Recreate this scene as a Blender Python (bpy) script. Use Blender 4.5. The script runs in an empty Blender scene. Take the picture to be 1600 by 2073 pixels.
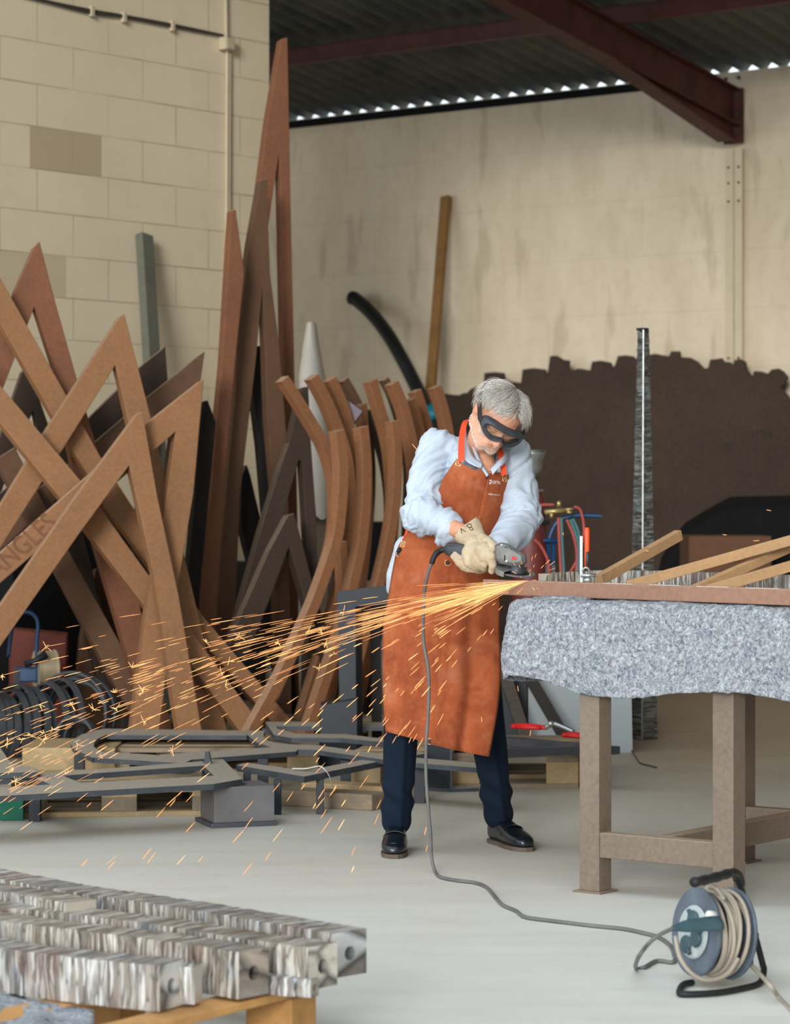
import bpy, bmesh, math, random
from mathutils import Vector as V, Matrix, Quaternion, noise
from mathutils.bvhtree import BVHTree
from mathutils.geometry import tessellate_polygon
random.seed(7)
C = bpy.context.scene.collection
F, H = 5667.0, 1.28                      # focal length in pixels of the 1600 px wide frame, eye height
PI = math.pi

def P(px, py, d):                         # photo position at distance d -> point of the place
    return V(((px-800)/F*d, d, H-(py-1000)/F*d))
def G(px, py, z=0.0):                     # photo position on the horizontal level z
    d = F*(H-z)/(py-1000.0)
    return P(px, py, d)
def ray_plane(px, py, p0, n):
    r = V(((px-800)/F, 1.0, -(py-1000)/F)); o = V((0, 0, H))
    t = (V(p0)-o).dot(n)/r.dot(n)
    return o+r*t

# ------------------------------------------------------------------ objects
OFF = {}
def tag(o, label=None, cat=None, group=None, kind=None):
    if label: o['label'] = label
    if cat: o['category'] = cat
    if group: o['group'] = group
    if kind: o['kind'] = kind
    return o
def thing(name, loc, label, cat, group=None):
    o = bpy.data.objects.new(name, None); C.objects.link(o)
    o.location = loc; OFF[o.name] = V(loc); o.empty_display_size = .1
    return tag(o, label, cat, group)
def obj(name, bm, mat, parent=None, smooth=False, label=None, cat=None, group=None, kind=None, auto=None, bevel=0):
    if isinstance(bm, bpy.types.Mesh):
        me = bm
    else:
        me = bpy.data.meshes.new(name)
        bmesh.ops.recalc_face_normals(bm, faces=bm.faces)
        bm.to_mesh(me); bm.free()
    for p in me.polygons: p.use_smooth = bool(smooth)
    o = bpy.data.objects.new(name, me); C.objects.link(o)
    if parent is None:
        if len(me.vertices):
            xs = [v.co for v in me.vertices]
            lo = V((min(c.x for c in xs), min(c.y for c in xs), min(c.z for c in xs)))
            hi = V((max(c.x for c in xs), max(c.y for c in xs), max(c.z for c in xs)))
            off = V(((lo.x+hi.x)/2, (lo.y+hi.y)/2, lo.z))
        else: off = V((0, 0, 0))
        o.location = off
    else:
        off = OFF[parent.name]; o.parent = parent
    me.transform(Matrix.Translation(-off)); OFF[o.name] = off
    for m in (mat if isinstance(mat, (list, tuple)) else [mat]): me.materials.append(m)
    if bevel:
        b = o.modifiers.new('bevel', 'BEVEL'); b.width = bevel; b.segments = 2; b.limit_method = 'ANGLE'; b.angle_limit = .6
    if auto is not None:
        for p in me.polygons: p.use_smooth = True
        me.set_sharp_from_angle(angle=auto)
    return tag(o, label, cat, group, kind)

def B(): return bmesh.new()
def frame_from(d, up=V((0, 0, 1))):
    z = V(d).normalized(); up = V(up)
    if abs(z.dot(up.normalized())) > .99: up = V((0, 1, 0))
    x = up.cross(z).normalized(); y = z.cross(x)
    return x, y, z
def hexa(bm, p):                          # 8 corner points: bottom 4 ccw, top 4 ccw
    v = [bm.verts.new(q) for q in p]
    for f in ((3, 2, 1, 0), (4, 5, 6, 7), (0, 1, 5, 4), (1, 2, 6, 5), (2, 3, 7, 6), (3, 0, 4, 7)):
        bm.faces.new([v[i] for i in f])
    return v
def box(bm, c, s, M=None):
    c = V(c); h = V(s)/2
    pts = [V((x*h.x, y*h.y, z*h.z)) for z in (-1, 1) for x, y in ((-1, -1), (1, -1), (1, 1), (-1, 1))]
    if M is not None: pts = [M @ q for q in pts]
    return hexa(bm, [c+q for q in pts])
def obox(bm, p, ux, uy, uz):              # corner p and three edge vectors
    p = V(p); ux = V(ux); uy = V(uy); uz = V(uz)
    return hexa(bm, [p, p+ux, p+ux+uy, p+uy, p+uz, p+ux+uz, p+ux+uy+uz, p+uy+uz])
def bar(bm, a, b, w, h, up=V((0, 0, 1))):
    a = V(a); b = V(b); x, y, z = frame_from(b-a, up)
    q = [(-w/2, -h/2), (w/2, -h/2), (w/2, h/2), (-w/2, h/2)]
    return hexa(bm, [a+x*i+y*j for i, j in q]+[b+x*i+y*j for i, j in q])
def rings(bm, rs, closed=True, cap=True):
    vs = [[bm.verts.new(p) for p in r] for r in rs]
    n = len(vs[0])
    for a, b in zip(vs, vs[1:]):
        for i in range(n if closed else n-1):
            j = (i+1) % n
            try: bm.faces.new((a[i], a[j], b[j], b[i]))
            except ValueError: pass
    if cap:
        bm.faces.new(list(reversed(vs[0]))); bm.faces.new(vs[-1])
    return vs
def smooth_path(pts, n=6, closed=False):  # Catmull-Rom
    pts = [V(p) for p in pts]; out = []
    m = len(pts)
    for i in range(m if closed else m-1):
        if closed: p0, p1, p2, p3 = (pts[(i+k-1) % m] for k in range(4))
        else: p0, p1, p2, p3 = pts[max(i-1, 0)], pts[i], pts[i+1], pts[min(i+2, m-1)]
        for k in range(n):
            t = k/n
            out.append(.5*((2*p1)+(p2-p0)*t+(2*p0-5*p1+4*p2-p3)*t*t+(3*p1-p0-3*p2+p3)*t**3))
    if not closed: out.append(pts[-1])
    return out
def tube(bm, pts, r, seg=8, closed=False, cap=True, flat=1.0, up=None):
    pts = [V(p) for p in pts]; n = len(pts)
    rs = r if isinstance(r, (list, tuple)) else [r]*n
    T = []
    for i in range(n):
        a = pts[(i-1) % n] if (closed or i) else pts[0]; b = pts[(i+1) % n] if (closed or i < n-1) else pts[-1]
        t = b-a
        T.append(t.normalized() if t.length > 1e-9 else V((0, 0, 1)))
    x = T[0].orthogonal().normalized() if up is None else V(up).cross(T[0]).normalized()
    out = []
    for i in range(n):
        x = (x-T[i]*x.dot(T[i])).normalized(); y = T[i].cross(x)
        out.append([pts[i]+(x*math.cos(2*PI*k/seg)*rs[i]+y*math.sin(2*PI*k/seg)*rs[i]*flat) for k in range(seg)])
    if closed:
        vs = rings(bm, out, True, False)
        a, b = vs[-1], vs[0]
        # match the twist of the closing ring
        best = min(range(seg), key=lambda s: (a[0].co-b[s].co).length)
        for k in range(seg):
            try: bm.faces.new((a[k], a[(k+1) % seg], b[(k+1+best) % seg], b[(k+best) % seg]))
            except ValueError: pass
    else: rings(bm, out, True, cap)
def lathe(bm, prof, a, axis, seg=24, cap=True):   # prof: (radius, distance along the axis)
    a = V(a); x, y, z = frame_from(axis)
    rings(bm, [[a+z*h+(x*math.cos(2*PI*k/seg)+y*math.sin(2*PI*k/seg))*max(r, 1e-4) for k in range(seg)] for r, h in prof], True, cap)
def prism(bm, poly, ext):                 # planar outline swept by a vector
    poly = [V(p) for p in poly]; ext = V(ext)
    a = [bm.verts.new(p) for p in poly]; b = [bm.verts.new(p+ext) for p in poly]; n = len(poly)
    for t in tessellate_polygon([poly]):
        bm.faces.new([a[i] for i in t]); bm.faces.new([b[i] for i in reversed(t)])
    for i in range(n):
        j = (i+1) % n; bm.faces.new((a[i], b[i], b[j], a[j]))
def ell(bm, c, r, M=None, sub=3):
    M0 = Matrix.Translation(V(c)) if M is None else M @ Matrix.Translation(V(c))
    bmesh.ops.create_icosphere(bm, subdivisions=sub, radius=1, matrix=M0 @ Matrix.Diagonal((r[0], r[1], r[2], 1)))
def capsule(bm, a, b, ra, rb, seg=14, sx=1.0, up=None):
    a = V(a); b = V(b); x, y, z = frame_from(b-a, up if up is not None else V((0, 1, .01)))
    rs = []
    for k in range(5):
        t = PI/2*(k+.3)/5; rs.append((a-z*ra*math.cos(t), ra*math.sin(t)))
    for k in range(7):
        s = k/6; rs.append((a.lerp(b, s), ra+(rb-ra)*s))
    for k in range(5):
        t = PI/2*(k+.7)/5; rs.append((b+z*rb*math.sin(t), rb*math.cos(t)))
    rings(bm, [[c+(x*math.cos(2*PI*k/seg)*sx+y*math.sin(2*PI*k/seg))*r for k in range(seg)] for c, r in rs])
def chain(bm, pts, rad, seg=14):
    for i in range(len(pts)-1): capsule(bm, pts[i], pts[i+1], rad[i], rad[i+1], seg)
def remesh(bm, vox, smooth=4, fac=.5):
    bmesh.ops.recalc_face_normals(bm, faces=bm.faces)
    me = bpy.data.meshes.new('t'); bm.to_mesh(me); bm.free()
    o = bpy.data.objects.new('t', me); C.objects.link(o)
    m = o.modifiers.new('r', 'REMESH'); m.mode = 'VOXEL'; m.voxel_size = vox
    if smooth:
        s = o.modifiers.new('s', 'SMOOTH'); s.iterations = smooth; s.factor = fac
    dg = bpy.context.evaluated_depsgraph_get(); dg.update()
    new = bpy.data.meshes.new_from_object(o.evaluated_get(dg))
    bpy.data.objects.remove(o); bpy.data.meshes.remove(me)
    return new
def displace(me, fn):                     # fn(co, normal) -> offset along the normal or a vector
    ns = [v.normal.copy() for v in me.vertices]
    for v, n in zip(me.vertices, ns):
        d = fn(v.co, n)
        v.co = v.co+(d if isinstance(d, V) else n*d)
    me.update()
def bvh_of(me):
    return BVHTree.FromPolygons([v.co.copy() for v in me.vertices], [tuple(p.vertices) for p in me.polygons])
def on_surface(tree, px, py, off=.0015):  # the point of a surface that shows at a photo position
    o = V((0, 0, H)); r = V(((px-800)/F, 1.0, -(py-1000)/F)).normalized()
    hit = tree.ray_cast(o, r)
    if hit[0] is None: return None
    n = hit[1]
    if n.dot(r) > 0: n = -n
    return hit[0]+n*off
def text_mesh(s, depth=.0):
    cu = bpy.data.curves.new('t', 'FONT'); cu.body = s; cu.size = 1.0; cu.extrude = depth; cu.align_x = 'LEFT'; cu.resolution_u = 3
    o = bpy.data.objects.new('t', cu); C.objects.link(o)
    dg = bpy.context.evaluated_depsgraph_get(); dg.update()
    me = bpy.data.meshes.new_from_object(o.evaluated_get(dg))
    bpy.data.objects.remove(o); bpy.data.curves.remove(cu)
    return me
def text_on(tree, s, x0, y0, ux, uy, off=.0015):
    """letters whose local x / y run along the photo vectors ux / uy from (x0, y0), laid on a surface"""
    me = text_mesh(s)
    bm = B(); bm.from_mesh(me)
    bmesh.ops.subdivide_edges(bm, edges=bm.edges[:], cuts=1)
    last = V((0, 0, 0))
    for v in bm.verts:
        p = on_surface(tree, x0+v.co.x*ux[0]+v.co.y*uy[0], y0+v.co.x*ux[1]+v.co.y*uy[1], off)
        if p is None: p = last
        last = p; v.co = p
    return bm
def uv_of(me):
    return me.uv_layers.new(name='UVMap') if not me.uv_layers else me.uv_layers[0]

# ------------------------------------------------------------------ materials
class Mat:
    def __init__(s, name):
        s.m = bpy.data.materials.new(name); s.m.use_nodes = True
        s.t = s.m.node_tree; s.n = s.t.nodes; s.l = s.t.links
        s.b = s.n['Principled BSDF']; s.co = None
    def coord(s, kind='Object', scale=(1, 1, 1), rot=(0, 0, 0)):
        tc = s.n.new('ShaderNodeTexCoord'); mp = s.n.new('ShaderNodeMapping')
        mp.inputs['Scale'].default_value = scale; mp.inputs['Rotation'].default_value = rot
        s.l.new(tc.outputs[kind], mp.inputs['Vector']); return mp.outputs[0]
    def pos(s, scale=(1, 1, 1)):
        g = s.n.new('ShaderNodeNewGeometry'); mp = s.n.new('ShaderNodeMapping')
        mp.inputs['Scale'].default_value = scale; s.l.new(g.outputs['Position'], mp.inputs['Vector']); return mp.outputs[0]
    def noise(s, vec, scale, detail=4, rough=.55, dist=0):
        n = s.n.new('ShaderNodeTexNoise'); n.inputs['Scale'].default_value = scale
        n.inputs['Detail'].default_value = detail; n.inputs['Roughness'].default_value = rough; n.inputs['Distortion'].default_value = dist
        if vec is not None: s.l.new(vec, n.inputs['Vector'])
        return n.outputs['Fac']
    def ramp(s, fac, stops, interp='LINEAR'):
        r = s.n.new('ShaderNodeValToRGB'); r.color_ramp.interpolation = interp
        e = r.color_ramp.elements
        while len(e) < len(stops): e.new(.5)
        for k, (p, c) in zip(e, stops):
            k.position = p; k.color = (c[0], c[1], c[2], 1) if isinstance(c, (tuple, list)) else (c, c, c, 1)
        s.l.new(fac, r.inputs[0]); return r.outputs[0]
    def mix(s, fac, a, b, mode='MIX'):
        m = s.n.new('ShaderNodeMix'); m.data_type = 'RGBA'; m.blend_type = mode
        for inp, val in ((m.inputs[0], fac), (m.inputs[6], a), (m.inputs[7], b)):
            if isinstance(val, (int, float)): inp.default_value = val
            elif isinstance(val, tuple): inp.default_value = (*val, 1)
            else: s.l.new(val, inp)
        return m.outputs[2]
    def math(s, op, a, b=0.0, c=None):
        m = s.n.new('ShaderNodeMath'); m.operation = op
        for i, val in enumerate((a, b) if c is None else (a, b, c)):
            if isinstance(val, (int, float)): m.inputs[i].default_value = val
            else: s.l.new(val, m.inputs[i])
        return m.outputs[0]
    def dust(s, base, c, k, n):               # dust settled on faces that look up
        g = s.n.new('ShaderNodeNewGeometry'); sp = s.n.new('ShaderNodeSeparateXYZ'); s.l.new(g.outputs['True Normal'], sp.inputs[0])
        f = s.ramp(sp.outputs[2], [(.25, 0.0), (.75, k)])
        return s.mix(s.math('MULTIPLY', f, s.ramp(n, [(.3, .6), (.7, 1.0)])), base, c)
    def col(s, c):
        if isinstance(c, tuple): s.b.inputs['Base Color'].default_value = (*c, 1)
        else: s.l.new(c, s.b.inputs['Base Color'])
        return s
    def rough(s, v, metal=0.0, spec=.5):
        if isinstance(v, (int, float)): s.b.inputs['Roughness'].default_value = v
        else: s.l.new(v, s.b.inputs['Roughness'])
        s.b.inputs['Metallic'].default_value = metal; s.b.inputs['Specular IOR Level'].default_value = spec; return s
    def bump(s, h, strength=.3, dist=.01):
        b = s.n.new('ShaderNodeBump'); b.inputs['Strength'].default_value = strength; b.inputs['Distance'].default_value = dist
        s.l.new(h, b.inputs['Height']); s.l.new(b.outputs[0], s.b.inputs['Normal']); return s
def rgb(r, g, b):                          # sRGB 0-255 -> linear
    f = lambda c: (c/255/12.92) if c/255 <= .04045 else ((c/255+.055)/1.055)**2.4
    return (f(r), f(g), f(b))
def plain(name, c, rough=.6, metal=0, spec=.4, var=.12, scale=8, bump=.1):
    m = Mat(name); v = m.coord('Object'); n = m.noise(v, scale, 5)
    lo = tuple(x*(1-var) for x in c); hi = tuple(min(1, x*(1+var)) for x in c)
    m.col(m.ramp(n, [(.3, lo), (.7, hi)])).rough(rough, metal, spec)
    if bump: m.bump(m.noise(v, scale*12, 3), bump, .004)
    return m.m

def rust_mat(name, c, dark, streak=.35, rough=.75):
    m = Mat(name); v = m.coord('Object')
    n1 = m.noise(v, 2.2, 5, .6); n2 = m.noise(v, 60, 4, .7); n3 = m.noise(v, 9, 5, .65, .6)
    base = m.ramp(n1, [(.32, tuple(x*(1-streak*.45) for x in c)), (.66, tuple(min(1, x*1.1) for x in c))])
    base = m.mix(m.ramp(n3, [(.56, 0.0), (.72, .45)]), base, dark)
    base = m.mix(.25, base, m.ramp(n2, [(.35, tuple(x*.6 for x in c)), (.65, tuple(min(1, x*1.45) for x in c))]))
    base = m.dust(base, rgb(196, 174, 150), .6, n2)
    m.col(base).rough(rough, 0, .25).bump(n2, .25, .003)
    return m.m

M = {}
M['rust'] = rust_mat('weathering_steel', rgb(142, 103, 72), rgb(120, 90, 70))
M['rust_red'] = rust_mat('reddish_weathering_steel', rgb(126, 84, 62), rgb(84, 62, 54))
M['rust_brown'] = rust_mat('brown_weathering_steel', rgb(100, 74, 56), rgb(64, 52, 46))  # this and next two: dark tone, with rear pieces' shade put in the colour
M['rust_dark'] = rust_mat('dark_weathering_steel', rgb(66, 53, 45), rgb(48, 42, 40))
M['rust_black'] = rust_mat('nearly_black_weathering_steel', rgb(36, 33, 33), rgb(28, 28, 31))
M['arc'] = rust_mat('bent_bar_weathering_steel', rgb(140, 96, 66), rgb(96, 70, 54), .25)
M['bench'] = rust_mat('worn_bench_paint', rgb(124, 110, 98), rgb(98, 68, 64), .35, .5)
M['tube_red'] = rust_mat('primed_tube', rgb(146, 112, 96), rgb(128, 94, 84), .2, .6)
def raw_mat():
    m = Mat('dusty_blue_grey_steel'); v = m.coord('Object'); n = m.noise(v, 7, 5, .6); n2 = m.noise(v, 50, 4, .7)
    base = m.ramp(n, [(.3, rgb(50, 56, 64)), (.7, rgb(72, 78, 84))])
    base = m.mix(m.ramp(n2, [(.6, 0.0), (.75, .3)]), base, rgb(130, 128, 124))
    m.col(m.dust(base, rgb(182, 172, 158), .95, n2)).rough(.65, 0, .4).bump(n2, .2, .003); return m.m
M['raw'] = raw_mat()
M['boxsteel'] = plain('scuffed_box_steel', rgb(104, 103, 106), .5, .1, .4, .18, 6)
M['rawdark'] = plain('dark_grey_steel', rgb(72, 76, 84), .5, .3, .5, .25, 8)
M['band'] = plain('grey_steel_band', rgb(76, 82, 88), .5, .3, .5, .2, 8)
M['cast'] = plain('scuffed_cast_housing', rgb(122, 124, 124), .5, .3, .5, .2, 30)
M['blacksteel'] = plain('blackened_steel', rgb(34, 40, 48), .5, .2, .5, .2, 5)
M['beam_red'] = plain('red_oxide_painted_steel', rgb(80, 44, 40), .6, 0, .3, .3, 5)
M['black'] = plain('black_rubber', rgb(28, 29, 32), .55, 0, .4, .2, 8)
M['blackmatte'] = plain('black_tarpaulin', rgb(16, 17, 20), .8, 0, .2, .3, 4)
M['white'] = plain('white_wrap', rgb(226, 222, 214), .7, 0, .3, .05, 4)
M['blue'] = plain('blue_enamel', rgb(20, 68, 112), .4, 0, .5, .15, 6)
M['red'] = plain('red_cylinder_paint', rgb(100, 44, 42), .5, 0, .4, .2, 5)
M['bred'] = plain('bright_red_tool', rgb(214, 30, 36), .4, 0, .5, .1, 8)
M['orange'] = plain('orange_grip', rgb(238, 84, 36), .4, 0, .5, .06, 8)
M['brass'] = plain('worn_brass', rgb(190, 168, 112), .4, .6, .5, .15, 10)
M['chrome'] = plain('zinc_plated_steel', rgb(186, 190, 194), .3, .8, .5, .15, 15)
M['aluminium'] = plain('cast_aluminium', rgb(150, 152, 150), .4, .6, .5, .12, 20)
M['hosered'] = plain('red_hose', rgb(172, 82, 76), .6, 0, .3, .15, 10)
M['hoseblue'] = plain('blue_green_hose', rgb(78, 116, 122), .6, 0, .3, .15, 10)
M['purple'] = plain('purple_plastic_wrap', rgb(76, 56, 72), .3, 0, .6, .4, 12)
M['cream_plate'] = plain('grey_blue_sheet', rgb(150, 160, 164), .5, 0, .4, .06, 2)
M['conduit'] = plain('painted_conduit', rgb(196, 182, 156), .6, 0, .3, .08, 5)
M['cable_dark'] = plain('dark_cable', rgb(70, 66, 60), .6, 0, .3, .15, 10)
M['cable'] = plain('grey_rubber_cable', rgb(104, 104, 104), .55, 0, .4, .25, 9)
M['cable_light'] = plain('dusty_beige_cable', rgb(164, 155, 142), .55, 0, .4, .14, 12)
M['thread'] = plain('cream_thread', rgb(238, 214, 160), .7, 0, .2, .05, 10)
M['print'] = plain('white_print', rgb(244, 240, 236), .6, 0, .3, .02, 10)
M['ink'] = plain('black_ink', rgb(22, 22, 26), .7, 0, .2, .05, 10)
M['braid'] = plain('dark_brown_letters', rgb(122, 84, 62), .7, 0, .2, .2, 20)
M['tag'] = plain('white_strap', rgb(232, 236, 238), .5, 0, .4, .04, 10)

def wood_mat(name, c, dark, axis='U', rough=.7):
    m = Mat(name); v = m.coord('Object', (1, 1, 1))
    n1 = m.noise(v, 3, 5, .6); n2 = m.noise(v, 26, 6, .7, 1.2)
    col = m.mix(m.ramp(n2, [(.35, 0.0), (.65, .5)]), c, tuple(x*.62 for x in c))
    col = m.mix(m.ramp(n1, [(.52, 0.0), (.75, .75)]), col, dark)
    m.col(col).rough(rough, 0, .25).bump(n2, .3, .004)
    return m.m
M['wood'] = wood_mat('pallet_wood', rgb(184, 160, 122), rgb(112, 92, 72))
M['wood_grey'] = wood_mat('weathered_wood', rgb(150, 134, 114), rgb(80, 70, 62))
M['wood_slat'] = wood_mat('planed_slat', rgb(190, 152, 112), rgb(160, 118, 84))
M['wood_plank'] = wood_mat('brown_plank', rgb(150, 112, 66), rgb(112, 80, 50))
M['wood_greyblue'] = wood_mat('grey_green_plank', rgb(110, 112, 100), rgb(72, 76, 70))
M['wood_warm'] = wood_mat('warm_pallet_wood', rgb(196, 148, 92), rgb(120, 84, 54))
M['green'] = wood_mat('green_painted_wood', rgb(30, 104, 84), rgb(24, 66, 60))
M['crate'] = wood_mat('brown_crate', rgb(112, 78, 58), rgb(84, 60, 48))

def patched_mat(name, tint=(1, 1, 1), dark=1.0, con=1.0):
    """hammered and welded metal skin: short irregular plates across the length; UV u runs along the length in metres"""
    m = Mat(name); v = m.coord('UV')
    def scaled(x, y):
        q = m.n.new('ShaderNodeMapping'); q.inputs['Scale'].default_value = (x, y, 1); m.l.new(v, q.inputs[0]); return q.outputs[0]
    vo = m.n.new('ShaderNodeTexVoronoi'); vo.inputs['Scale'].default_value = 1; m.l.new(scaled(135, 10), vo.inputs['Vector'])
    ve = m.n.new('ShaderNodeTexVoronoi'); ve.feature = 'DISTANCE_TO_EDGE'; ve.inputs['Scale'].default_value = 1; m.l.new(scaled(135, 10), ve.inputs['Vector'])
    sp = m.n.new('ShaderNodeSeparateColor'); m.l.new(vo.outputs['Color'], sp.inputs[0])
    n2 = m.noise(scaled(150, 14), 1.5, 6, .75, .6); n3 = m.noise(v, 7, 4, .6); n4 = m.noise(v, 4.0, 3, .5)
    T = lambda r, g, b: tuple(x*t*dark for x, t in zip(rgb(r, g, b), tint))
    col = m.ramp(m.math('ADD', m.math('MULTIPLY', sp.outputs[0], .55), m.math('MULTIPLY', n2, .5)), [(.22, T(84, 80, 78)), (.42, T(146, 138, 128)), (.6, T(186, 180, 172)), (.82, T(226, 228, 228))])
    col = m.mix(m.math('MULTIPLY', m.ramp(n3, [(.48, 0.0), (.62, .6)]), sp.outputs[1]), col, T(128, 146, 164))
    col = m.mix(m.math('MULTIPLY', m.ramp(n4, [(.54, 0.0), (.66, .75)]), sp.outputs[2]), col, T(118, 76, 66))
    col = m.mix(m.ramp(ve.outputs['Distance'], [(.0, .75*con), (.07, 0.0)]), col, T(40, 38, 38))
    col = m.mix(m.ramp(n2, [(.30, .8*con), (.40, 0.0)]), col, T(34, 32, 32))
    m.col(col).rough(.4, .25, .5).bump(m.math('ADD', m.math('MULTIPLY', ve.outputs['Distance'], 1.5), n2), .5, .005)
    return m.m
M['patched'] = patched_mat('patched_metal')
M['patched_warm'] = patched_mat('patched_metal_warm', (1.02, .98, .92))
M['patched_dark'] = patched_mat('patched_metal_dark', (.85, .95, 1.0), .5, 1.0)

def felt_mat():
    m = Mat('recycled_felt'); v = m.pos()
    n1 = m.noise(v, 72, 6, .8, .8); n2 = m.noise(v, 160, 4, .8, .8); n3 = m.noise(v, 12, 3); n4 = m.noise(v, 34, 4, .6, 2.5)
    col = m.ramp(n1, [(.28, rgb(44, 50, 62)), (.41, rgb(128, 134, 144)), (.52, rgb(178, 184, 194)), (.66, rgb(236, 238, 242))])
    col = m.mix(m.ramp(n2, [(.32, .8), (.46, 0.0)]), col, rgb(58, 62, 72))
    col = m.mix(m.ramp(n4, [(.62, 0.0), (.7, .6)]), col, rgb(190, 176, 158))
    col = m.mix(m.ramp(n3, [(.55, 0.0), (.75, .25)]), col, rgb(100, 112, 140))
    m.col(col).rough(.95, 0, .1).bump(m.math('ADD', n1, n2), .8, .008)
    return m.m
M['felt'] = felt_mat()

def floor_mat():
    m = Mat('polished_concrete'); v = m.pos()
    n1 = m.noise(v, .8, 5, .6); n2 = m.noise(v, 7, 6, .7, .6); n3 = m.noise(v, 55, 3, .6)
    st = m.pos((.6, 3.0, 1)); n4 = m.noise(st, 1.6, 5, .65, .4)
    col = m.ramp(n1, [(.3, rgb(208, 210, 205)), (.7, rgb(224, 226, 222))])
    col = m.mix(m.ramp(n4, [(.45, 0.0), (.75, .35)]), col, rgb(194, 188, 176))
    col = m.mix(m.ramp(n2, [(.55, 0.0), (.75, .3)]), col, rgb(188, 180, 168))
    col = m.mix(m.ramp(n3, [(.66, 0.0), (.74, .3)]), col, rgb(126, 118, 108))
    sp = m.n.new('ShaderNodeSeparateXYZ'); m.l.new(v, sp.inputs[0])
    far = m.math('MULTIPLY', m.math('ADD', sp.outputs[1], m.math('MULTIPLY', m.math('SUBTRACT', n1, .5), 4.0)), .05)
    col = m.mix(m.ramp(far, [(.43, 0.0), (.68, .85)]), col, rgb(160, 140, 112))  # far floor browner: dust, plus wall reflection and shade put into the colour
    m.col(col).rough(m.ramp(n2, [(.3, .42), (.7, .62)]), 0, .4).bump(n2, .05, .004)
    return m.m
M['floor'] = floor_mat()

def block_wall_mat():
    m = Mat('painted_block_wall'); v = m.coord('UV')
    br = m.n.new('ShaderNodeTexBrick'); m.l.new(v, br.inputs['Vector'])
    br.inputs['Scale'].default_value = 1; br.inputs['Brick Width'].default_value = .60; br.inputs['Row Height'].default_value = .25
    br.inputs['Mortar Size'].default_value = .0035; br.inputs['Mortar Smooth'].default_value = .3; br.inputs['Bias'].default_value = -.6
    br.inputs['Color1'].default_value = (1, 1, 1, 1); br.inputs['Color2'].default_value = (.9, .9, .9, 1); br.inputs['Mortar'].default_value = (.6, .6, .6, 1)
    n1 = m.noise(v, .9, 5, .6); n2 = m.noise(v, 7, 5, .7); nb = m.noise(v, 1.7, 3, .6); nf = m.noise(v, 130, 2)
    col = m.ramp(n1, [(.3, rgb(220, 206, 178)), (.7, rgb(232, 218, 192))])
    col = m.mix(m.ramp(n2, [(.55, 0.0), (.8, .25)]), col, rgb(204, 186, 154))
    mort = m.math('MULTIPLY', br.outputs['Fac'], m.ramp(nb, [(.38, .25), (.6, 1.0)]))
    col = m.mix(m.math('MULTIPLY', mort, .75), col, rgb(140, 122, 92))
    # unpainted blocks
    sp = m.n.new('ShaderNodeSeparateXYZ'); m.l.new(v, sp.inputs[0])
    def rect(u0, u1, v0, v1):
        a = m.math('GREATER_THAN', sp.outputs[0], u0); b = m.math('LESS_THAN', sp.outputs[0], u1)
        c = m.math('GREATER_THAN', sp.outputs[1], v0); d = m.math('LESS_THAN', sp.outputs[1], v1)
        return m.math('MULTIPLY', m.math('MULTIPLY', a, b), m.math('MULTIPLY', c, d))
    for r, k in BLOCKS: col = m.mix(m.math('MULTIPLY', rect(*r), k), col, rgb(184, 168, 138))
    h = m.math('SUBTRACT', m.math('MULTIPLY', n2, .4), m.math('MULTIPLY', mort, 1.5))
    m.col(col).rough(.85, 0, .2).bump(h, .5, .006)
    return m.m
def plaster_mat():
    m = Mat('stained_plaster_wall'); v = m.coord('UV')
    s = m.n.new('ShaderNodeMapping'); s.inputs['Scale'].default_value = (1.6, .7, 1); m.l.new(v, s.inputs[0])
    n1 = m.noise(s.outputs[0], 1.5, 5, .6, .3); n2 = m.noise(v, .6, 3, .5); n3 = m.noise(v, 9, 6, .7)
    s2 = m.n.new('ShaderNodeMapping'); s2.inputs['Scale'].default_value = (3.2, .8, 1); m.l.new(v, s2.inputs[0])
    n4 = m.noise(s2.outputs[0], 1.7, 3, .5, .2)
    col = m.ramp(n1, [(.35, rgb(212, 197, 172)), (.65, rgb(226, 212, 188))])
    col = m.mix(m.ramp(n4, [(.58, 0.0), (.66, .35)]), col, rgb(164, 146, 120))
    col = m.mix(m.ramp(n3, [(.5, 0.0), (.8, .3)]), col, rgb(180, 160, 132))
    br = m.n.new('ShaderNodeTexBrick'); m.l.new(v, br.inputs['Vector']); br.inputs['Scale'].default_value = 1
    br.inputs['Brick Width'].default_value = .9; br.inputs['Row Height'].default_value = .45; br.inputs['Mortar Size'].default_value = .008; br.inputs['Mortar Smooth'].default_value = 1
    col = m.mix(m.math('MULTIPLY', br.outputs['Fac'], .12), col, rgb(120, 100, 80))
    m.col(col).rough(.9, 0, .15).bump(n3, .4, .006)
    return m.m
M['plaster'] = plaster_mat()
def roof_mat():
    m = Mat('fibre_cement_sheet'); v = m.coord('Object')
    n = m.noise(v, 1.6, 6, .65); n2 = m.noise(v, 14, 5, .7)
    col = m.ramp(n, [(.3, rgb(70, 76, 78)), (.7, rgb(112, 114, 110))])
    col = m.mix(m.ramp(n2, [(.5, 0.0), (.8, .5)]), col, rgb(74, 80, 84))
    m.col(col).rough(.85, 0, .2); return m.m
M['roof'] = roof_mat()
def panel_mat():
    m = Mat('dark_rusted_sheet'); v = m.coord('Object')
    n = m.noise(v, 1.2, 6, .6, .5); n2 = m.noise(v, 45, 4, .7); n3 = m.noise(v, 5, 5, .7)
    col = m.ramp(n, [(.3, rgb(54, 44, 38)), (.7, rgb(72, 59, 50))])
    col = m.mix(m.ramp(n3, [(.5, 0.0), (.75, .4)]), col, rgb(46, 42, 40))
    col = m.mix(.2, col, m.ramp(n2, [(.3, rgb(40, 34, 30)), (.7, rgb(108, 88, 74))]))
    m.col(col).rough(.8, 0, .2).bump(n2, .3, .004); return m.m
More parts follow.
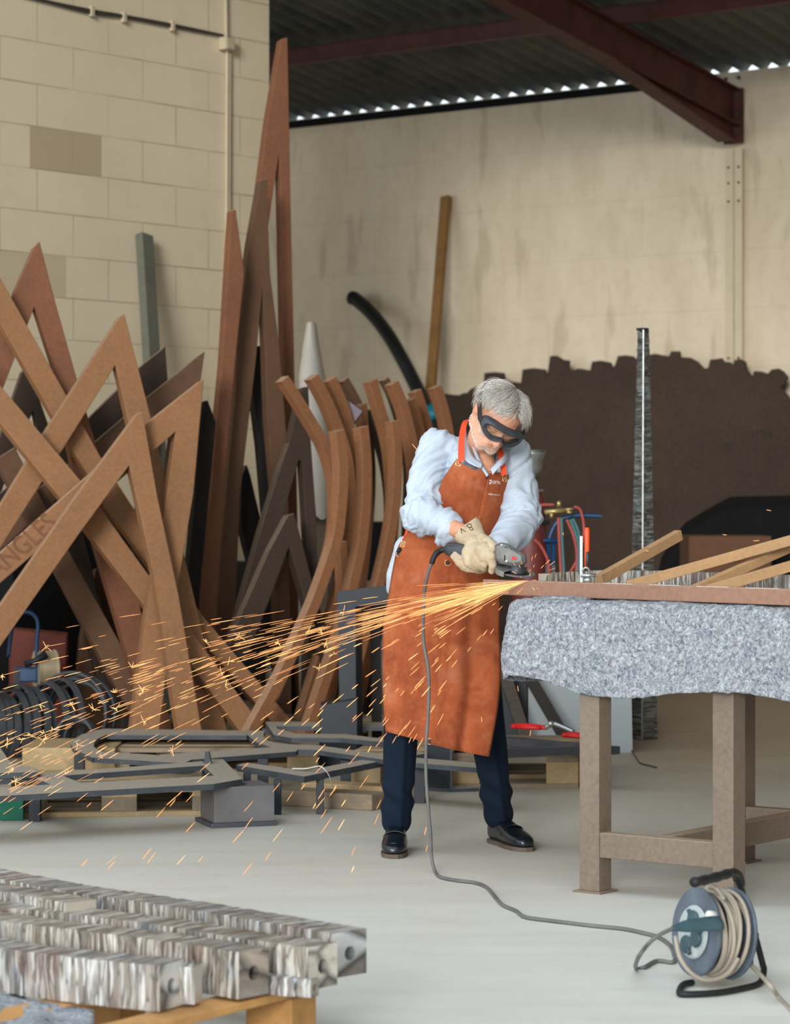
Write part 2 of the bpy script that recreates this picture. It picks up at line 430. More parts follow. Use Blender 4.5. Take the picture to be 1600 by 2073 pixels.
M['panel'] = panel_mat()
# ================================================================== the hall
TH = math.radians(38.5)
U = V((math.cos(TH), -math.sin(TH), 0))        # along the back wall, to the right and nearer
W = V((math.sin(TH), math.cos(TH), 0))         # along the left wall, to the right and away
Z = V((0, 0, 1))
LW0 = V((-2.301, 16.3, 0))                     # a point of the left wall
BW0 = V((1.941, 22.0, 0))                      # a point of the back wall
EAVE = 4.55; SLOPE = math.tan(math.radians(10))
BLOCKS = [((.24, .84, 3.25, 3.5), .9), ((-.66, .54, 2.5, 2.75), .55), ((-.36, -.06, 3.5, 3.75), .25)]
M['blocks'] = block_wall_mat()

def wall_sheet(name, p0, d, u0, u1, z0, z1, thick, mat, uoff=0, voff=0):
    """wall with its visible face through p0, thickness going away from the room"""
    bm = B(); uvl = bm.loops.layers.uv.new('UVMap')
    a = p0+d*u0; b = p0+d*u1; t = thick
    vs = hexa(bm, [a+Z*z0, b+Z*z0, b+t+Z*z0, a+t+Z*z0, a+Z*z1, b+Z*z1, b+t+Z*z1, a+t+Z*z1])
    for f in bm.faces:
        for lp in f.loops:
            q = lp.vert.co-p0; lp[uvl].uv = (q.dot(d)+q.dot(t.normalized())+uoff, lp.vert.co.z+voff)
    return obj(name, bm, mat, kind='structure')
# floor
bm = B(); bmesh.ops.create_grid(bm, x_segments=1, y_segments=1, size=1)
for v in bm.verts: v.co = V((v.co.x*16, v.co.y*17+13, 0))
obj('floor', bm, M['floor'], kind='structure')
# left block wall ends 2.38 m beyond its reference point
wall_sheet('wall_left', LW0, W, -9.5, 2.383, 0, 5.6, -U*.22, M['blocks'], uoff=0, voff=.05)
back = wall_sheet('wall_back', BW0, U, -9, 11.5, 0, EAVE-.03, W*.12, M['plaster'])
# far wall of the bay behind the block wall (keeps the dark recess dark)
wall_sheet('wall_side', BW0+U*-9.0, -W, 0, 9.0, 0, 6.2, -U*.2, M['plaster'])
wall_sheet('wall_right', BW0+U*11.5, -W, 0, 15, 0, 6.5, U*.2, M['plaster'])  # unseen right side of the hall, lengthened to block light from the right

# corrugated roof, rising from the back wall towards the viewer
bm = B(); pitch = .176; amp = .03; L = 11.5; n = int((11.5+9.2)/pitch*8)
prev = None
for i in range(n+1):
    s = -9.2+i*pitch/8; zz = amp*math.sin(2*PI*s/pitch)
    q = []
    for t in (-.16, 2.0, 5.0, L):
        p = BW0+U*s-W*t; q.append(V((p.x, p.y, EAVE+.045+SLOPE*t+zz)))
    vv = [bm.verts.new(p) for p in q]
    if prev:
        for k in range(3): bm.faces.new((prev[k], vv[k], vv[k+1], prev[k+1]))
    prev = vv
r = obj('ceiling', bm, M['roof'], kind='structure', smooth=True)
sm = r.modifiers.new('thick', 'SOLIDIFY'); sm.thickness = .008
# dark plate on top of the wall
bm = B()
p = BW0-U*9.2
obox(bm, p+Z*(EAVE-.105)-W*.015, U*9.6, W*.03, Z*.065)
obj('trim_1', bm, M['blackmatte'], kind='structure')
# lighter masonry course right of the frame
bm = B(); obox(bm, ray_plane(1506, 150, BW0-W*.02, W)*1.0 - Z*0, U*6, W*.03, Z*.02)
bm.free()
# purlins
for k, t in enumerate((1.62, 3.6, 5.6, 7.6)):
    bm = B(); zc = EAVE+.01+SLOPE*t-amp-.012
    p = BW0-U*9-W*t
    # Z-section: web with two lips
    obox(bm, V((p.x, p.y, zc-.14)), U*20.4, W*.012, Z*.14)
    obox(bm, V((p.x, p.y, zc-.14)), U*20.4, -W*.05, Z*.01)
    obox(bm, V((p.x, p.y, zc-.01)), U*20.4, W*.05, Z*.01)
    obj('roof_purlin', bm, M['beam_red'], label=['long dark red steel purlin running under the corrugated roof', 'second roof purlin, out towards the viewer', 'third roof purlin, out towards the viewer', 'fourth roof purlin, nearest the viewer'][k], cat='beam') if k == 0 else obj('trim_%d' % (k+1), bm, M['beam_red'], kind='structure')

# painted steel column in the back wall, haunched rafter above it
pc = ray_plane(1493, 500, BW0, W); sC = (pc-BW0).dot(U)
bm = B(); p = BW0+U*(sC-.075)-W*.05
obox(bm, p, U*.15, W*.012, Z*3.92)
obox(bm, p+U*.07, U*.01, W*.06, Z*3.92)
col = obj('steel_column', bm, plain('cream_painted_steel', rgb(206, 192, 164), .6, 0, .3, .06, 5), label='cream painted steel column let into the back wall under the rafter', cat='column')
for zz in (3.66, 3.78, 3.52, 2.2, 2.32):
    for dx in (.03, .12): bm = B(); lathe(bm, [(.009, 0), (.009, .01)], p+U*dx+Z*zz, -W, 8); obj('bolt', bm, M['beam_red'], col)
raf = thing('roof_rafter', BW0+U*sC-W*.05+Z*3.9, 'dark red steel rafter with triangular haunch bolted to the cream column', 'beam')
def zr(t): return EAVE+SLOPE*t-.19
c0 = BW0+U*sC
def at(t, z, s=0): q = c0-W*t+U*s; return V((q.x, q.y, z))
bm = B(); D = .27
prism(bm, [at(.05, zr(.05), -.005), at(9, zr(9), -.005), at(9, zr(9)-D, -.005), at(.05, zr(.05)-D, -.005)], U*.01)
for zo in (0, -D):
    prism(bm, [at(.05, zr(.05)+zo, -.075), at(9, zr(9)+zo, -.075), at(9, zr(9)+zo-.014, -.075), at(.05, zr(.05)+zo-.014, -.075)], U*.15)
obj('i_beam', bm, M['beam_red'], raf)
zb = ray_plane(1490, 285, BW0-W*.06, W).z
bm = B(); th = 1.75
prism(bm, [at(.06, zr(.06)-D, -.005), at(th, zr(th)-D, -.005), at(.16, zb, -.005), at(.06, zb, -.005)], U*.01)
prism(bm, [at(.16, zb, -.075), at(th, zr(th)-D-.005, -.075), at(th, zr(th)-D-.02, -.075), at(.16, zb-.015, -.075)], U*.15)
obj('haunch', bm, M['beam_red'], raf)
bm = B(); obox(bm, at(.06, zb-.02, -.085), U*.17, -W*-.014, Z*(zr(.06)-zb+.03))
obj('end_plate', bm, M['beam_red'], raf)
for zz in (zb+.06, zb+.2, zb+.34, zb+.48, zb+.62):
    for dx in (-.055, .055): bm = B(); lathe(bm, [(.014, 0), (.014, .02)], at(.062, zz, dx), -W, 6); obj('bolt', bm, M['rawdark'], raf)

# conduit, junction box and cables on the block wall
def LW(px, py, off=.02):
    return ray_plane(px, py, LW0+U*off, U)
bm = B(); tube(bm, [LW(460, 100), LW(459, 300), LW(458, 700), LW(457, 1290)], .012, 8)
tube(bm, [LW(466, 102), LW(465, 300), LW(464, 700), LW(463, 1290)], .007, 8)
tube(bm, [LW(458, 78), LW(457, 0), LW(457, -200)], .012, 8)
obj('wall_conduit', bm, M['conduit'], label='cream painted conduit running down the block wall from the junction box', cat='conduit')
bm = B(); c = LW(459, 89, .035)
obox(bm, c-W*.045-U*.03-Z*.04, W*.09, U*.06, Z*.08)
obox(bm, c-W*.04+U*.03-Z*.035, W*.08, U*.008, Z*.07)
obj('junction_box', bm, M['conduit'], label='small square cream junction box high on the block wall', cat='electrical box', bevel=.004)
cb = thing('cable_run', LW(300, 50), 'dark bundle of thin cables clipped along the block wall towards the junction box', 'cable')
bm = B()
for o_ in (0, 4, 7): tube(bm, smooth_path([LW(-60, -38+o_*.5), LW(90, 0+o_*.5), LW(185, 20+o_), LW(250, 31+o_*.6), LW(348, 49+o_*.7), LW(452, 71+o_*.3)], 5), .006, 6)
obj('cable', bm, M['cable_dark'], cb)
for px, py in ((185, 20), (348, 50), (250, 32)):
    bm = B(); c = LW(px, py+3, .02); obox(bm, c-W*.012-Z*.03-U*.012, W*.024, U*.03, Z*.06)
    obj('clip', bm, M['conduit'], cb)

# ================================================================== things by the back wall
def BW(px, py, off=.2): return ray_plane(px, py, BW0-W*off, W)
top = [(880, 806), (902, 797), (915, 799), (930, 800), (938, 796), (947, 795), (952, 788), (965, 783), (979, 782), (981, 755), (1000, 753), (1019, 755), (1022, 770), (1038, 773), (1055, 775), (1058, 748), (1080, 745), (1103, 748), (1105, 764), (1110, 748), (1114, 721), (1125, 720), (1139, 728), (1152, 730), (1150, 748), (1160, 749), (1172, 746), (1195, 750), (1199, 732), (1216, 730), (1235, 734), (1240, 746), (1246, 738), (1251, 721), (1266, 719), (1280, 721), (1288, 728), (1300, 722), (1325, 716), (1340, 719), (1355, 721), (1359, 711), (1375, 711), (1377, 723), (1396, 724), (1411, 732), (1424, 746), (1434, 745), (1438, 728), (1448, 727), (1460, 725), (1465, 732), (1476, 733), (1485, 739), (1488, 729), (1498, 727), (1508, 732), (1512, 750), (1523, 764), (1527, 751), (1540, 752), (1555, 757), (1562, 748), (1575, 746), (1585, 752), (1595, 764), (1588, 776), (1580, 786), (1588, 793), (1594, 800), (1612, 830), (1640, 850), (1680, 880), (1760, 900)]
pts = [BW(*q) for q in top]
a = pts[-1].copy(); a.z = 0; b = pts[0].copy(); b.z = 0
bm = B(); prism(bm, pts+[a, b], W*.025)
pan = obj('cut_out_panel', bm, M['panel'], label='large dark rusty sheet with ragged cut top edge against the back wall', cat='panel')
# faint stencilled writing on the sheet
def flat_text(s, px, py, hpx, wpx, mat, name, parent, p0, n, d, off=.004):
    me = text_mesh(s); o = ray_plane(px, py, p0, n); k = o.y/F
    w = max(v.co.x for v in me.vertices) or 1
    bmt = B(); bmt.from_mesh(me)
    for v in bmt.verts:
        x, y = v.co.x/w*wpx*k, v.co.y/.7*hpx*k
        v.co = o+V(d)*x+Z*y-V(n)*off
    return obj(name, bmt, mat, parent)
M['stencil'] = plain('faded_stencil_paint', rgb(58, 50, 46), .8, 0, .2, .1, 20)
flat_text('ABC', 1462, 912, 16, 34, M['stencil'], 'writing', pan, BW0-W*.2, W, U)
flat_text('ATTER', 1520, 888, 16, 52, M['stencil'], 'writing', pan, BW0-W*.2, W, U)

# black covered pile and brown crate in front of it
def slab_px(outline, d, depth, dirv=None):
    """outline read at distance d, given real depth"""
    bm = B(); prism(bm, [P(x, y, d) for x, y in outline], V((depth*.25, depth, 0)) if dirv is None else dirv); return bm
ox = [(1325, 1445), (1326, 1180), (1335, 1130), (1362, 1085), (1385, 1058), (1420, 1036), (1452, 1018), (1475, 1006), (1520, 1004), (1600, 1003), (1720, 1006), (1720, 1445)]
bm = B(); dd = 19.4
front = [P(x, y, dd) for x, y in ox]
for p in front: p.z = max(p.z, 0)
front[0].z = 0; front[-1].z = 0
ctr = V((sum(p.x for p in front)/len(front), dd, .5))
rs = []
for k, (s, off) in enumerate(((.94, 0), (1, .12), (1.0, .55), (.93, 1.0))):
    rs.append([V((ctr.x+(p.x-ctr.x)*s+.2*off, dd+off, p.z*s)) for p in front])
rings(bm, rs)
obj('covered_pile', bm, M['blackmatte'], smooth=False, label='black sheeted pile with sloping side in front of the rusty sheet', cat='pile', auto=.9)
bm = B(); p = G(1395, 1475); p = P(1395, 1480, F*H/480)
k = 18.7
x0, x1 = (1395-800)/F*k, (1563-800)/F*k; zt = H-(1085-1000)/F*k
box(bm, ((x0+x1)/2, k+.3, (zt+.0)/2), (x1-x0, .6, zt))
cr = obj('wooden_crate', bm, M['crate'], label='plain brown wooden crate standing before the black pile', cat='crate', bevel=.01)
bm = B()
bm.free()
for i in range(3):
    bm = B(); box(bm, ((x0+x1)/2, k-.008, .12+i*(zt-.24)/2), (x1-x0-.02, .016, .1)); obj('batten', bm, M['crate'], cr)

# ------------------------------------------------ leaning plank, hose, grey plank, wrapped obelisk
def bar_thing(name, a, b, w, h, mat, label, cat, up=Z, bevel=.003, group=None):
    bm = B(); bar(bm, a, b, w, h, up); return obj(name, bm, mat, label=label, cat=cat, bevel=bevel, group=group)
# touching the back wall at its top
pt = BW(903, 398, .06); pb = V((BW(862, 800, .9).x, 0, 0)); pb = BW(830, 1312, 1.1); pb.z = 0
bar_thing('wooden_plank', pb, pt, .085, .045, M['wood_plank'], 'tall narrow brown plank leaning high against the back wall', 'plank', up=W)
# thick black hose arching against the wall
q = [BW(712, 603, .15), BW(722, 607, .17), BW(752, 634, .3), BW(785, 676, .45), BW(812, 722, .55), BW(838, 772, .6), BW(862, 824, .7), BW(880, 870, .75), BW(893, 950, .8), BW(895, 1100, .85), BW(890, 1310, .9)]
q[-1].z = .05
hs = thing('black_hose', q[-1], 'thick black corrugated hose arching over beside the leaning plank', 'hose')
bm = B(); sp = smooth_path(q, 14); rr = [.055+(.004 if i % 2 else -.003) for i in range(len(sp))]
tube(bm, sp, rr, 12); obj('hose_body', bm, M['black'], hs, smooth=True)
bm = B(); t1 = BW(872, 826, .72); t2 = BW(882, 850, .74)
tube(bm, [t1, t2], .062, 12); obj('tape_band', bm, plain('teal_tape', rgb(20, 130, 150), .4), hs, smooth=True)
# grey green plank against the block wall
pt = LW(292, 476, .05); pb = LW(350, 1400, .75); pb.z = 0
bar_thing('grey_plank', pb, pt, .10, .06, M['wood_greyblue'], 'grey green painted plank leaning on the block wall behind the steel triangles', 'plank', up=U)

# white wrapped pointed post behind the bent bars
def pxring(cx, cy, d, hw, hd, n=4): pass
bm = B()
d0 = 17.2
prof = [(626, 657, 10, .7), (634, 657, 8, 1)]
rs = []
for cy, xl, xr in ((655, 622, 640), (700, 614, 647), (760, 606, 659), (850, 606, 668), (950, 622, 672), (1040, 630, 672), (1048, 632, 670)):
    a = P(xl, cy, d0); b = P(xr, cy, d0); w = (b-a).x
    c = (a+b)/2
    ring = []
    for k in range(16):
        an = 2*PI*k/16; e = .75
        cx = math.copysign(abs(math.cos(an))**e, math.cos(an)); cz = math.copysign(abs(math.sin(an))**e, math.sin(an))
        ring.append(c+V((cx*w/2*(1+.05*math.sin(k*2.7+cy)), cz*.16, .015*math.sin(k*1.9) if cy > 1000 else 0)))
    rs.append(ring)
rings(bm, rs)
wr = thing('wrapped_post', P(650, 1420, d0)*1.0, 'tall pointed post wrapped in white cloth behind the bent bars', 'wrapped post')
wr.location.z = 0; OFF[wr.name] = V(wr.location)
obj('cloth', bm, M['white'], wr, auto=.8)
bm = B(); c = P(651, 1000, d0); bar(bm, V((c.x, c.y, 0)), V((c.x-.02, c.y, 1.5)), .1, .1); obj('post', bm, M['wood_grey'], wr)
# purple plastic wrapped corner
bm = B(); d = 14.9
a = [P(683, 792, d), P(736, 832, d-.05), P(714, 862, d+.0), P(700, 858, d+.05)]
bk = [P(690, 800, d+.3), P(730, 834, d+.3), P(714, 1100, d+.3), P(690, 1100, d+.3)]
fb = [P(680, 790, d), P(737, 832, d), P(716, 861, d), P(700, 900, d), P(694, 930, d), P(676, 930, d)]
prism(bm, fb, V((0, .09, 0)))
pk = obj('wrapped_parcel', bm, M['purple'], label='parcel in crumpled purple plastic wedged between the bent bars', cat='parcel', bevel=.006)
OBJ_PARCEL = pk

# ------------------------------------------------ workbench, cabinet and dark heap behind the steelwork
wb = thing('back_bench', P(620, 1420, 17.0)*1.0, 'low bench with brown board top behind the tall steel blades', 'bench')
wb.location.z = 0; OFF[wb.name] = V(wb.location)
dW = 18.8; zt = H-.178*dW/5.667
def sbox(x0, x1, z0, z1, d, dep): 
    bm = B(); a = (x0-800)/F*d; b = (x1-800)/F*d
    box(bm, ((a+b)/2, d+dep/2, (z0+z1)/2), (b-a, dep, z1-z0)); return bm
obj('board_top', sbox(466, 812, zt-.045, zt, 19.0, .5), M['wood_grey'], wb)
obj('front_panel', sbox(470, 808, .05, zt-.045, 19.05, .03), M['cream_plate'], wb)
for x in (472, 640, 806): obj('leg', sbox(x-3, x+3, 0, zt-.045, 19.02, .05), M['rawdark'], wb)
cbt = obj('dark_box', sbox(628, 806, zt, zt+.40, 19.1, .35), M['blackmatte'], label='long dark box standing on the bench behind the bent bars', cat='box', bevel=.01)
cl = B()
rs = []
for z_, off in ((.02, .02), (.25, 0), (.5, .01), (.72, 0), (.78, .04)):
    rs.append([P(x, 1200, 17.3)+V((0, .05*math.sin(i*1.7)+off, 0)) for i, x in enumerate(range(650, 692, 5))]+[P(x, 1200, 17.3)+V((0, .14+.02*math.sin(i), 0)) for i, x in enumerate(range(690, 648, -5))])
    for p in rs[-1]: p.z = z_
rings(cl, rs)
st = Mat('striped_cloth'); vv = st.coord('Object'); w = st.n.new('ShaderNodeTexWave'); w.inputs['Scale'].default_value = 9; st.l.new(vv, w.inputs[0])
st.col(st.ramp(w.outputs['Fac'], [(.4, rgb(214, 222, 226)), (.6, rgb(120, 144, 162))])).rough(.8)
obj('striped_cloth', cl, st.m, label='pale blue and white striped cloth hanging from the back bench', cat='cloth', auto=1)

# dark machine and heap to the left (under the triangles)
hp = thing('covered_machine', V((-2.3, 15.5, 0)), 'dark covered machine in the shadow behind the steel triangles', 'machine')
bm = B()
prof = [(-3.05, .0), (-3.05, 1.05), (-2.7, 1.25), (-2.2, 1.12), (-1.85, .95), (-1.55, .9), (-1.5, 0)]
q0 = LW0+U*.12
rs = []
for t, s in ((.0, .96), (.06, 1), (.42, 1), (.5, .95)):
    r_ = []
    for u_, z_ in prof:
        u2 = (u_+2.3)*s
        p = LW0+W*(u2+.25)+U*(.1+(.5-t)); r_.append(V((p.x, p.y, z_*s)))
    rs.append(r_)
rings(bm, rs)
obj('cover', bm, M['blackmatte'], hp, auto=.6)
bm = B(); p = LW0+W*.9+U*.15
obox(bm, V((p.x, p.y, 0)), W*1.0, U*.25, Z*.86); obj('cabinet', bm, M['blacksteel'], hp, bevel=.01)
# ================================================================== cut steel frames leaning on the block wall
def lean_plane(d0, x0, k, lean):
    """plane through (x0, d0, 0): k metres deeper per metre to the right, lean metres deeper per metre of height"""
    n = V((-k, 1, -lean)).normalized(); return V((x0, d0, 0)), n
def plate(name, outline, pl, thick, mat, label, group, cat='steel frame', bevel=.004):
    """outline points (x, y) of the photo on a leaning plane; (x, y, 1) marks a foot, carried on down to the floor"""
    p0, n = pl; pts = []
    raw = [ray_plane(q[0], q[1], p0, n) for q in outline]; m = len(raw)
    for i, q in enumerate(outline):
        p = raw[i]
        if len(q) == 3:
            nb = raw[i-1] if len(outline[i-1]) == 2 else raw[(i+1) % m]
            d = p-nb; t = (-nb.z)/d.z; p = nb+d*t
        pts.append(p)
    bm = B(); prism(bm, pts, n*thick)
    return obj(name, bm, mat, label=label, cat=cat, group=group, bevel=bevel)
K1, L1 = .37, .12
def p1(d): return lean_plane(d, -1.2, K1, L1)
GT = 'steel triangle frames leaning on the block wall'
A = 'triangle_frame'
def sfr(o, d, mat, label, th=.07, K=K1, x0=-1.2, L=L1, name=A, group=GT, cat='steel frame'):
    return plate(name, o, lean_plane(d, x0, K, L), th, M[mat], label, group, cat)
T1 = sfr([(279, 836), (289, 834), (318, 1000), (362, 1205), (409, 1480, 1), (361, 1480, 1), (311, 1162), (262, 942), (161, 1080), (0, 1309), (-110, 1465, 1), (-172, 1465, 1), (0, 1226), (157, 1000)], 13.30, 'rust', 'foremost brown steel triangle, its legs crossing in front of all the others')
T3 = sfr([(404, 772), (413, 768), (410, 800), (392, 1000), (359, 1196), (322, 1480, 1), (266, 1480, 1), (296, 1237), (330, 1054), (356, 874), (306, 917), (0, 1181), (-140, 1300), (-300, 1440, 1), (-330, 1400, 1), (-140, 1238), (0, 1119), (169, 971), (294, 859)], 13.42, 'rust', 'brown steel triangle pointing right, with letters along its left leg')
T9 = sfr([(-120, 644), (0, 779), (161, 970), (289, 1147), (379, 1267), (540, 1482, 1), (486, 1482, 1), (382, 1339), (298, 1234), (176, 1076), (0, 856), (-120, 720)], 13.54, 'rust', 'long brown steel bar slanting down from the left edge, lower of two parallel bars', name='steel_bar', cat='steel bar')
T2 = sfr([(243, 640), (252, 634), (307, 850), (371, 1114), (416, 1305), (461, 1480, 1), (402, 1480, 1), (330, 1150), (259, 850), (234, 739), (120, 921), (0, 1110), (-170, 1390, 1), (-230, 1390, 1), (-110, 1200), (0, 1024), (90, 876)], 13.66, 'rust', 'large brown steel triangle with tall point left of the grey plank')
T8 = sfr([(-120, 385), (0, 561), (135, 801), (204, 925), (409, 1245), (600, 1470, 1), (557, 1470, 1), (416, 1305), (240, 1060), (141, 902), (0, 655), (-120, 470)], 13.78, 'rust', 'long brown steel bar slanting down from the left edge, upper of two parallel bars', name='steel_bar', cat='steel bar')
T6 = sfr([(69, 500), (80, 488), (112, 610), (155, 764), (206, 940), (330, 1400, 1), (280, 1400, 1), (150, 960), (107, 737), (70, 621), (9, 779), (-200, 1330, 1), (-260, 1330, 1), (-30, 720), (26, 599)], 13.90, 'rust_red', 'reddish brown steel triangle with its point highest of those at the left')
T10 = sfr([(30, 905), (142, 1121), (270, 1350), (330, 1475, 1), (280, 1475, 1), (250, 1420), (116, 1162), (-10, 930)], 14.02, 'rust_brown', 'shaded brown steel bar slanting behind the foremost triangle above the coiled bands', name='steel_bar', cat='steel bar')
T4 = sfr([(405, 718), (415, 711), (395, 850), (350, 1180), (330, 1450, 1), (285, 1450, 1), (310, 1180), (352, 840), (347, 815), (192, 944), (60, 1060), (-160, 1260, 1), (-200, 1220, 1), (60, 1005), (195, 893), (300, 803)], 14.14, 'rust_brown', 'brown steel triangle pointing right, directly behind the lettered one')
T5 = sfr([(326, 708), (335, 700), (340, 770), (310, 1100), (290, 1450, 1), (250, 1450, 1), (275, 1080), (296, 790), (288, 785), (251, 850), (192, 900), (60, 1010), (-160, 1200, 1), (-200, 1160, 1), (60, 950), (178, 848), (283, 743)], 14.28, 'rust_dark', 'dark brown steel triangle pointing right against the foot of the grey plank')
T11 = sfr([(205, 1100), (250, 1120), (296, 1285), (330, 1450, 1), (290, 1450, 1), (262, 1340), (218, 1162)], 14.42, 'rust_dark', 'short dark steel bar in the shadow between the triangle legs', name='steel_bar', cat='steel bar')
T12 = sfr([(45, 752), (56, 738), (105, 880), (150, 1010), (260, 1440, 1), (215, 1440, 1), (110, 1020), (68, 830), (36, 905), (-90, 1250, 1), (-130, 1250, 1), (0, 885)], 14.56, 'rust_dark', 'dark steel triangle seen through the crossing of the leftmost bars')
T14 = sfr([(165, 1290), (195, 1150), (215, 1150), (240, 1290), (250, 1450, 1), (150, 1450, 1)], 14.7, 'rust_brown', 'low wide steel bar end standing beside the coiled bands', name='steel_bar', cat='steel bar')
# letters on the left leg of the second frame
me = text_mesh('ANGLES', .0); w = max(v.co.x for v in me.vertices)
bmt = B(); bmt.from_mesh(me); pp, nn = p1(13.42)
ux, uy = (124, -108), (-33, -33)
lift = .004
ext = []
for v in bmt.verts:
    x, y = v.co.x/w, v.co.y/.73
    q = ray_plane(-6+ux[0]*x+uy[0]*y*.9, 1172+ux[1]*x+uy[1]*y*.9, pp, nn); v.co = q-nn*lift
obj('letters', bmt, M['braid'], T3)

# ---------------- tall blades against the end of the block wall
GB = 'tall steel blades leaning on the end of the block wall'
def blade(o, d, mat, label, th=.07, K=.5, L=.11): return sfr(o, d, mat, label, th, K, -.7, L, name='tall_fork', group=GB, cat='steel fork')
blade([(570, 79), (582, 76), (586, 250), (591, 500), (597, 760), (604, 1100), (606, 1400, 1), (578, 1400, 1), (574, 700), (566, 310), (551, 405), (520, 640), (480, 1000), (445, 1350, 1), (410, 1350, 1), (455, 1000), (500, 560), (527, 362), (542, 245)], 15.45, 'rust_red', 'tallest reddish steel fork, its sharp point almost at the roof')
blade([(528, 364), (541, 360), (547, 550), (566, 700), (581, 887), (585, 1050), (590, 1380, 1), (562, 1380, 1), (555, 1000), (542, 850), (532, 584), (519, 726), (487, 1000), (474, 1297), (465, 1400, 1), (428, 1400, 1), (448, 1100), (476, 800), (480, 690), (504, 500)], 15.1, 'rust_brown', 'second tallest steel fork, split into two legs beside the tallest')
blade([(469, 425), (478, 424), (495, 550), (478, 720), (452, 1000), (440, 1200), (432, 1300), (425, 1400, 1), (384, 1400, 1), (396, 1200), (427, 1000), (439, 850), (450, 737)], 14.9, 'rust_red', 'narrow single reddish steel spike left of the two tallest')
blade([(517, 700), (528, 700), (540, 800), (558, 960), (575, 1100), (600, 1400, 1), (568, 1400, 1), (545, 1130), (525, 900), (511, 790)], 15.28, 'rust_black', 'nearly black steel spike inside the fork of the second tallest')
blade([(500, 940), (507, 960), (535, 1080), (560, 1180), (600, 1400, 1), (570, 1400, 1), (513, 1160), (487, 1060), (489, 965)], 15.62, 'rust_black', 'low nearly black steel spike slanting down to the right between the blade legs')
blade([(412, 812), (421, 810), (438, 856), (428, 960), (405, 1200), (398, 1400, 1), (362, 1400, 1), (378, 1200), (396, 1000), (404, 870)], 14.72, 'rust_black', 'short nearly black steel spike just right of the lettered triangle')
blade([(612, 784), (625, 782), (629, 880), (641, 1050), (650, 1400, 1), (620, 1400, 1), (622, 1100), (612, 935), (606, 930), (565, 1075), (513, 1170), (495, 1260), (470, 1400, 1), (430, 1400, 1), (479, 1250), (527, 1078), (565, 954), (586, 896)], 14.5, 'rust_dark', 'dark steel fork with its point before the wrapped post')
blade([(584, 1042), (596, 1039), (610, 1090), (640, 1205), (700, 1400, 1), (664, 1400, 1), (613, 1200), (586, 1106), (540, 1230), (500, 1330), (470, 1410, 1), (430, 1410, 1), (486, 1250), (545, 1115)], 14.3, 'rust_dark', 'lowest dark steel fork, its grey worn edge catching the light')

# ---------------- bent bars
GC = 'bent steel bars standing in a row'
def bent(path, w, d, label, mat='arc', th=.062, K=.75, L=.06, top=(0, 0), x0=-.3):
    pl = lean_plane(d, x0, K, L); p0, n = pl
    sp = smooth_path([(x+w*.16, y, 0) for x, y in path], 5)
    k = len(sp); hw = w*.36
    lt, rt = [], []
    for i in range(k):
        a = sp[max(i-1, 0)]; b = sp[min(i+1, k-1)]; t = (b-a).normalized(); nx = V((-t.y, t.x, 0))
        if nx.x > 0: nx = -nx
        lt.append(sp[i]+nx*hw); rt.append(sp[i]-nx*hw)
    lt[0].y += 3; 
    L_ = [(p.x, p.y) for p in lt]; R_ = [(p.x, p.y) for p in rt]
    L_[-1] += (1,); R_[-1] += (1,)
    outline = L_+R_[::-1]
    p_ = []; raw = [ray_plane(q[0], q[1], p0, n) for q in outline]
    # the sides and the back of the bar
    LL = [ray_plane(q[0], q[1], p0, n) for q in L_]; RR = [ray_plane(q[0], q[1], p0, n) for q in R_]
    for S in (LL, RR):
        dd = S[-1]-S[-2]; t = -S[-1].z/dd.z if dd.z < -1e-4 else 0
        S.append(S[-1]+dd*max(0, t))
    bm = B()
    off = n*th
    rings(bm, [[l, r, r+off, l+off] for l, r in zip(LL, RR)])
    return obj('bent_bar', bm, M[mat], label=label, cat='bent bar', group=GC, bevel=.003)
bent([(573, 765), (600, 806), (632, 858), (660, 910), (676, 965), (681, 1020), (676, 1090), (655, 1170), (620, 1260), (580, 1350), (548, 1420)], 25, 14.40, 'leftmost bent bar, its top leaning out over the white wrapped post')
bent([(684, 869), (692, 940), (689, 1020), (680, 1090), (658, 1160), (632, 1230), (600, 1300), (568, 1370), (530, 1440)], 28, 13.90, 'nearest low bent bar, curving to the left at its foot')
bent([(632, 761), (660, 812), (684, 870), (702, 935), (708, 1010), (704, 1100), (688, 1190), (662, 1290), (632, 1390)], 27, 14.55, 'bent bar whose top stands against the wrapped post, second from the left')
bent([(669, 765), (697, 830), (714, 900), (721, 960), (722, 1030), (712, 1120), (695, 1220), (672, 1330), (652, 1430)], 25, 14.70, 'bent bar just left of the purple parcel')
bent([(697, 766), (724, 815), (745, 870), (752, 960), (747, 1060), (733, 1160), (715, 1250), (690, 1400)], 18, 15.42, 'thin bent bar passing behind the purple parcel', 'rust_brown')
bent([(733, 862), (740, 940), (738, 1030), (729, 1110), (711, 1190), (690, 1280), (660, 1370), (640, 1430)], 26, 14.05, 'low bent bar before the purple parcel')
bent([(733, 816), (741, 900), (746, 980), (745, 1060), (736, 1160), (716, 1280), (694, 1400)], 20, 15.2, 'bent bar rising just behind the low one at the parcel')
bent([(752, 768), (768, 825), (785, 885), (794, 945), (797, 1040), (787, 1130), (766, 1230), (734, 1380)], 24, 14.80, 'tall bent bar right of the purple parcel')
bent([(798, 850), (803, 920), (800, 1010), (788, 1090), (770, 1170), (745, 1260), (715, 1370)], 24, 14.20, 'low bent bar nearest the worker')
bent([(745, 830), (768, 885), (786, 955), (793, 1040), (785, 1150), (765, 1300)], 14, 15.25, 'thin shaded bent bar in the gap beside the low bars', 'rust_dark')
bent([(795, 773), (818, 830), (834, 900), (842, 960), (842, 1050), (833, 1150), (815, 1300)], 25, 14.65, 'bent bar behind the low bar nearest the worker')
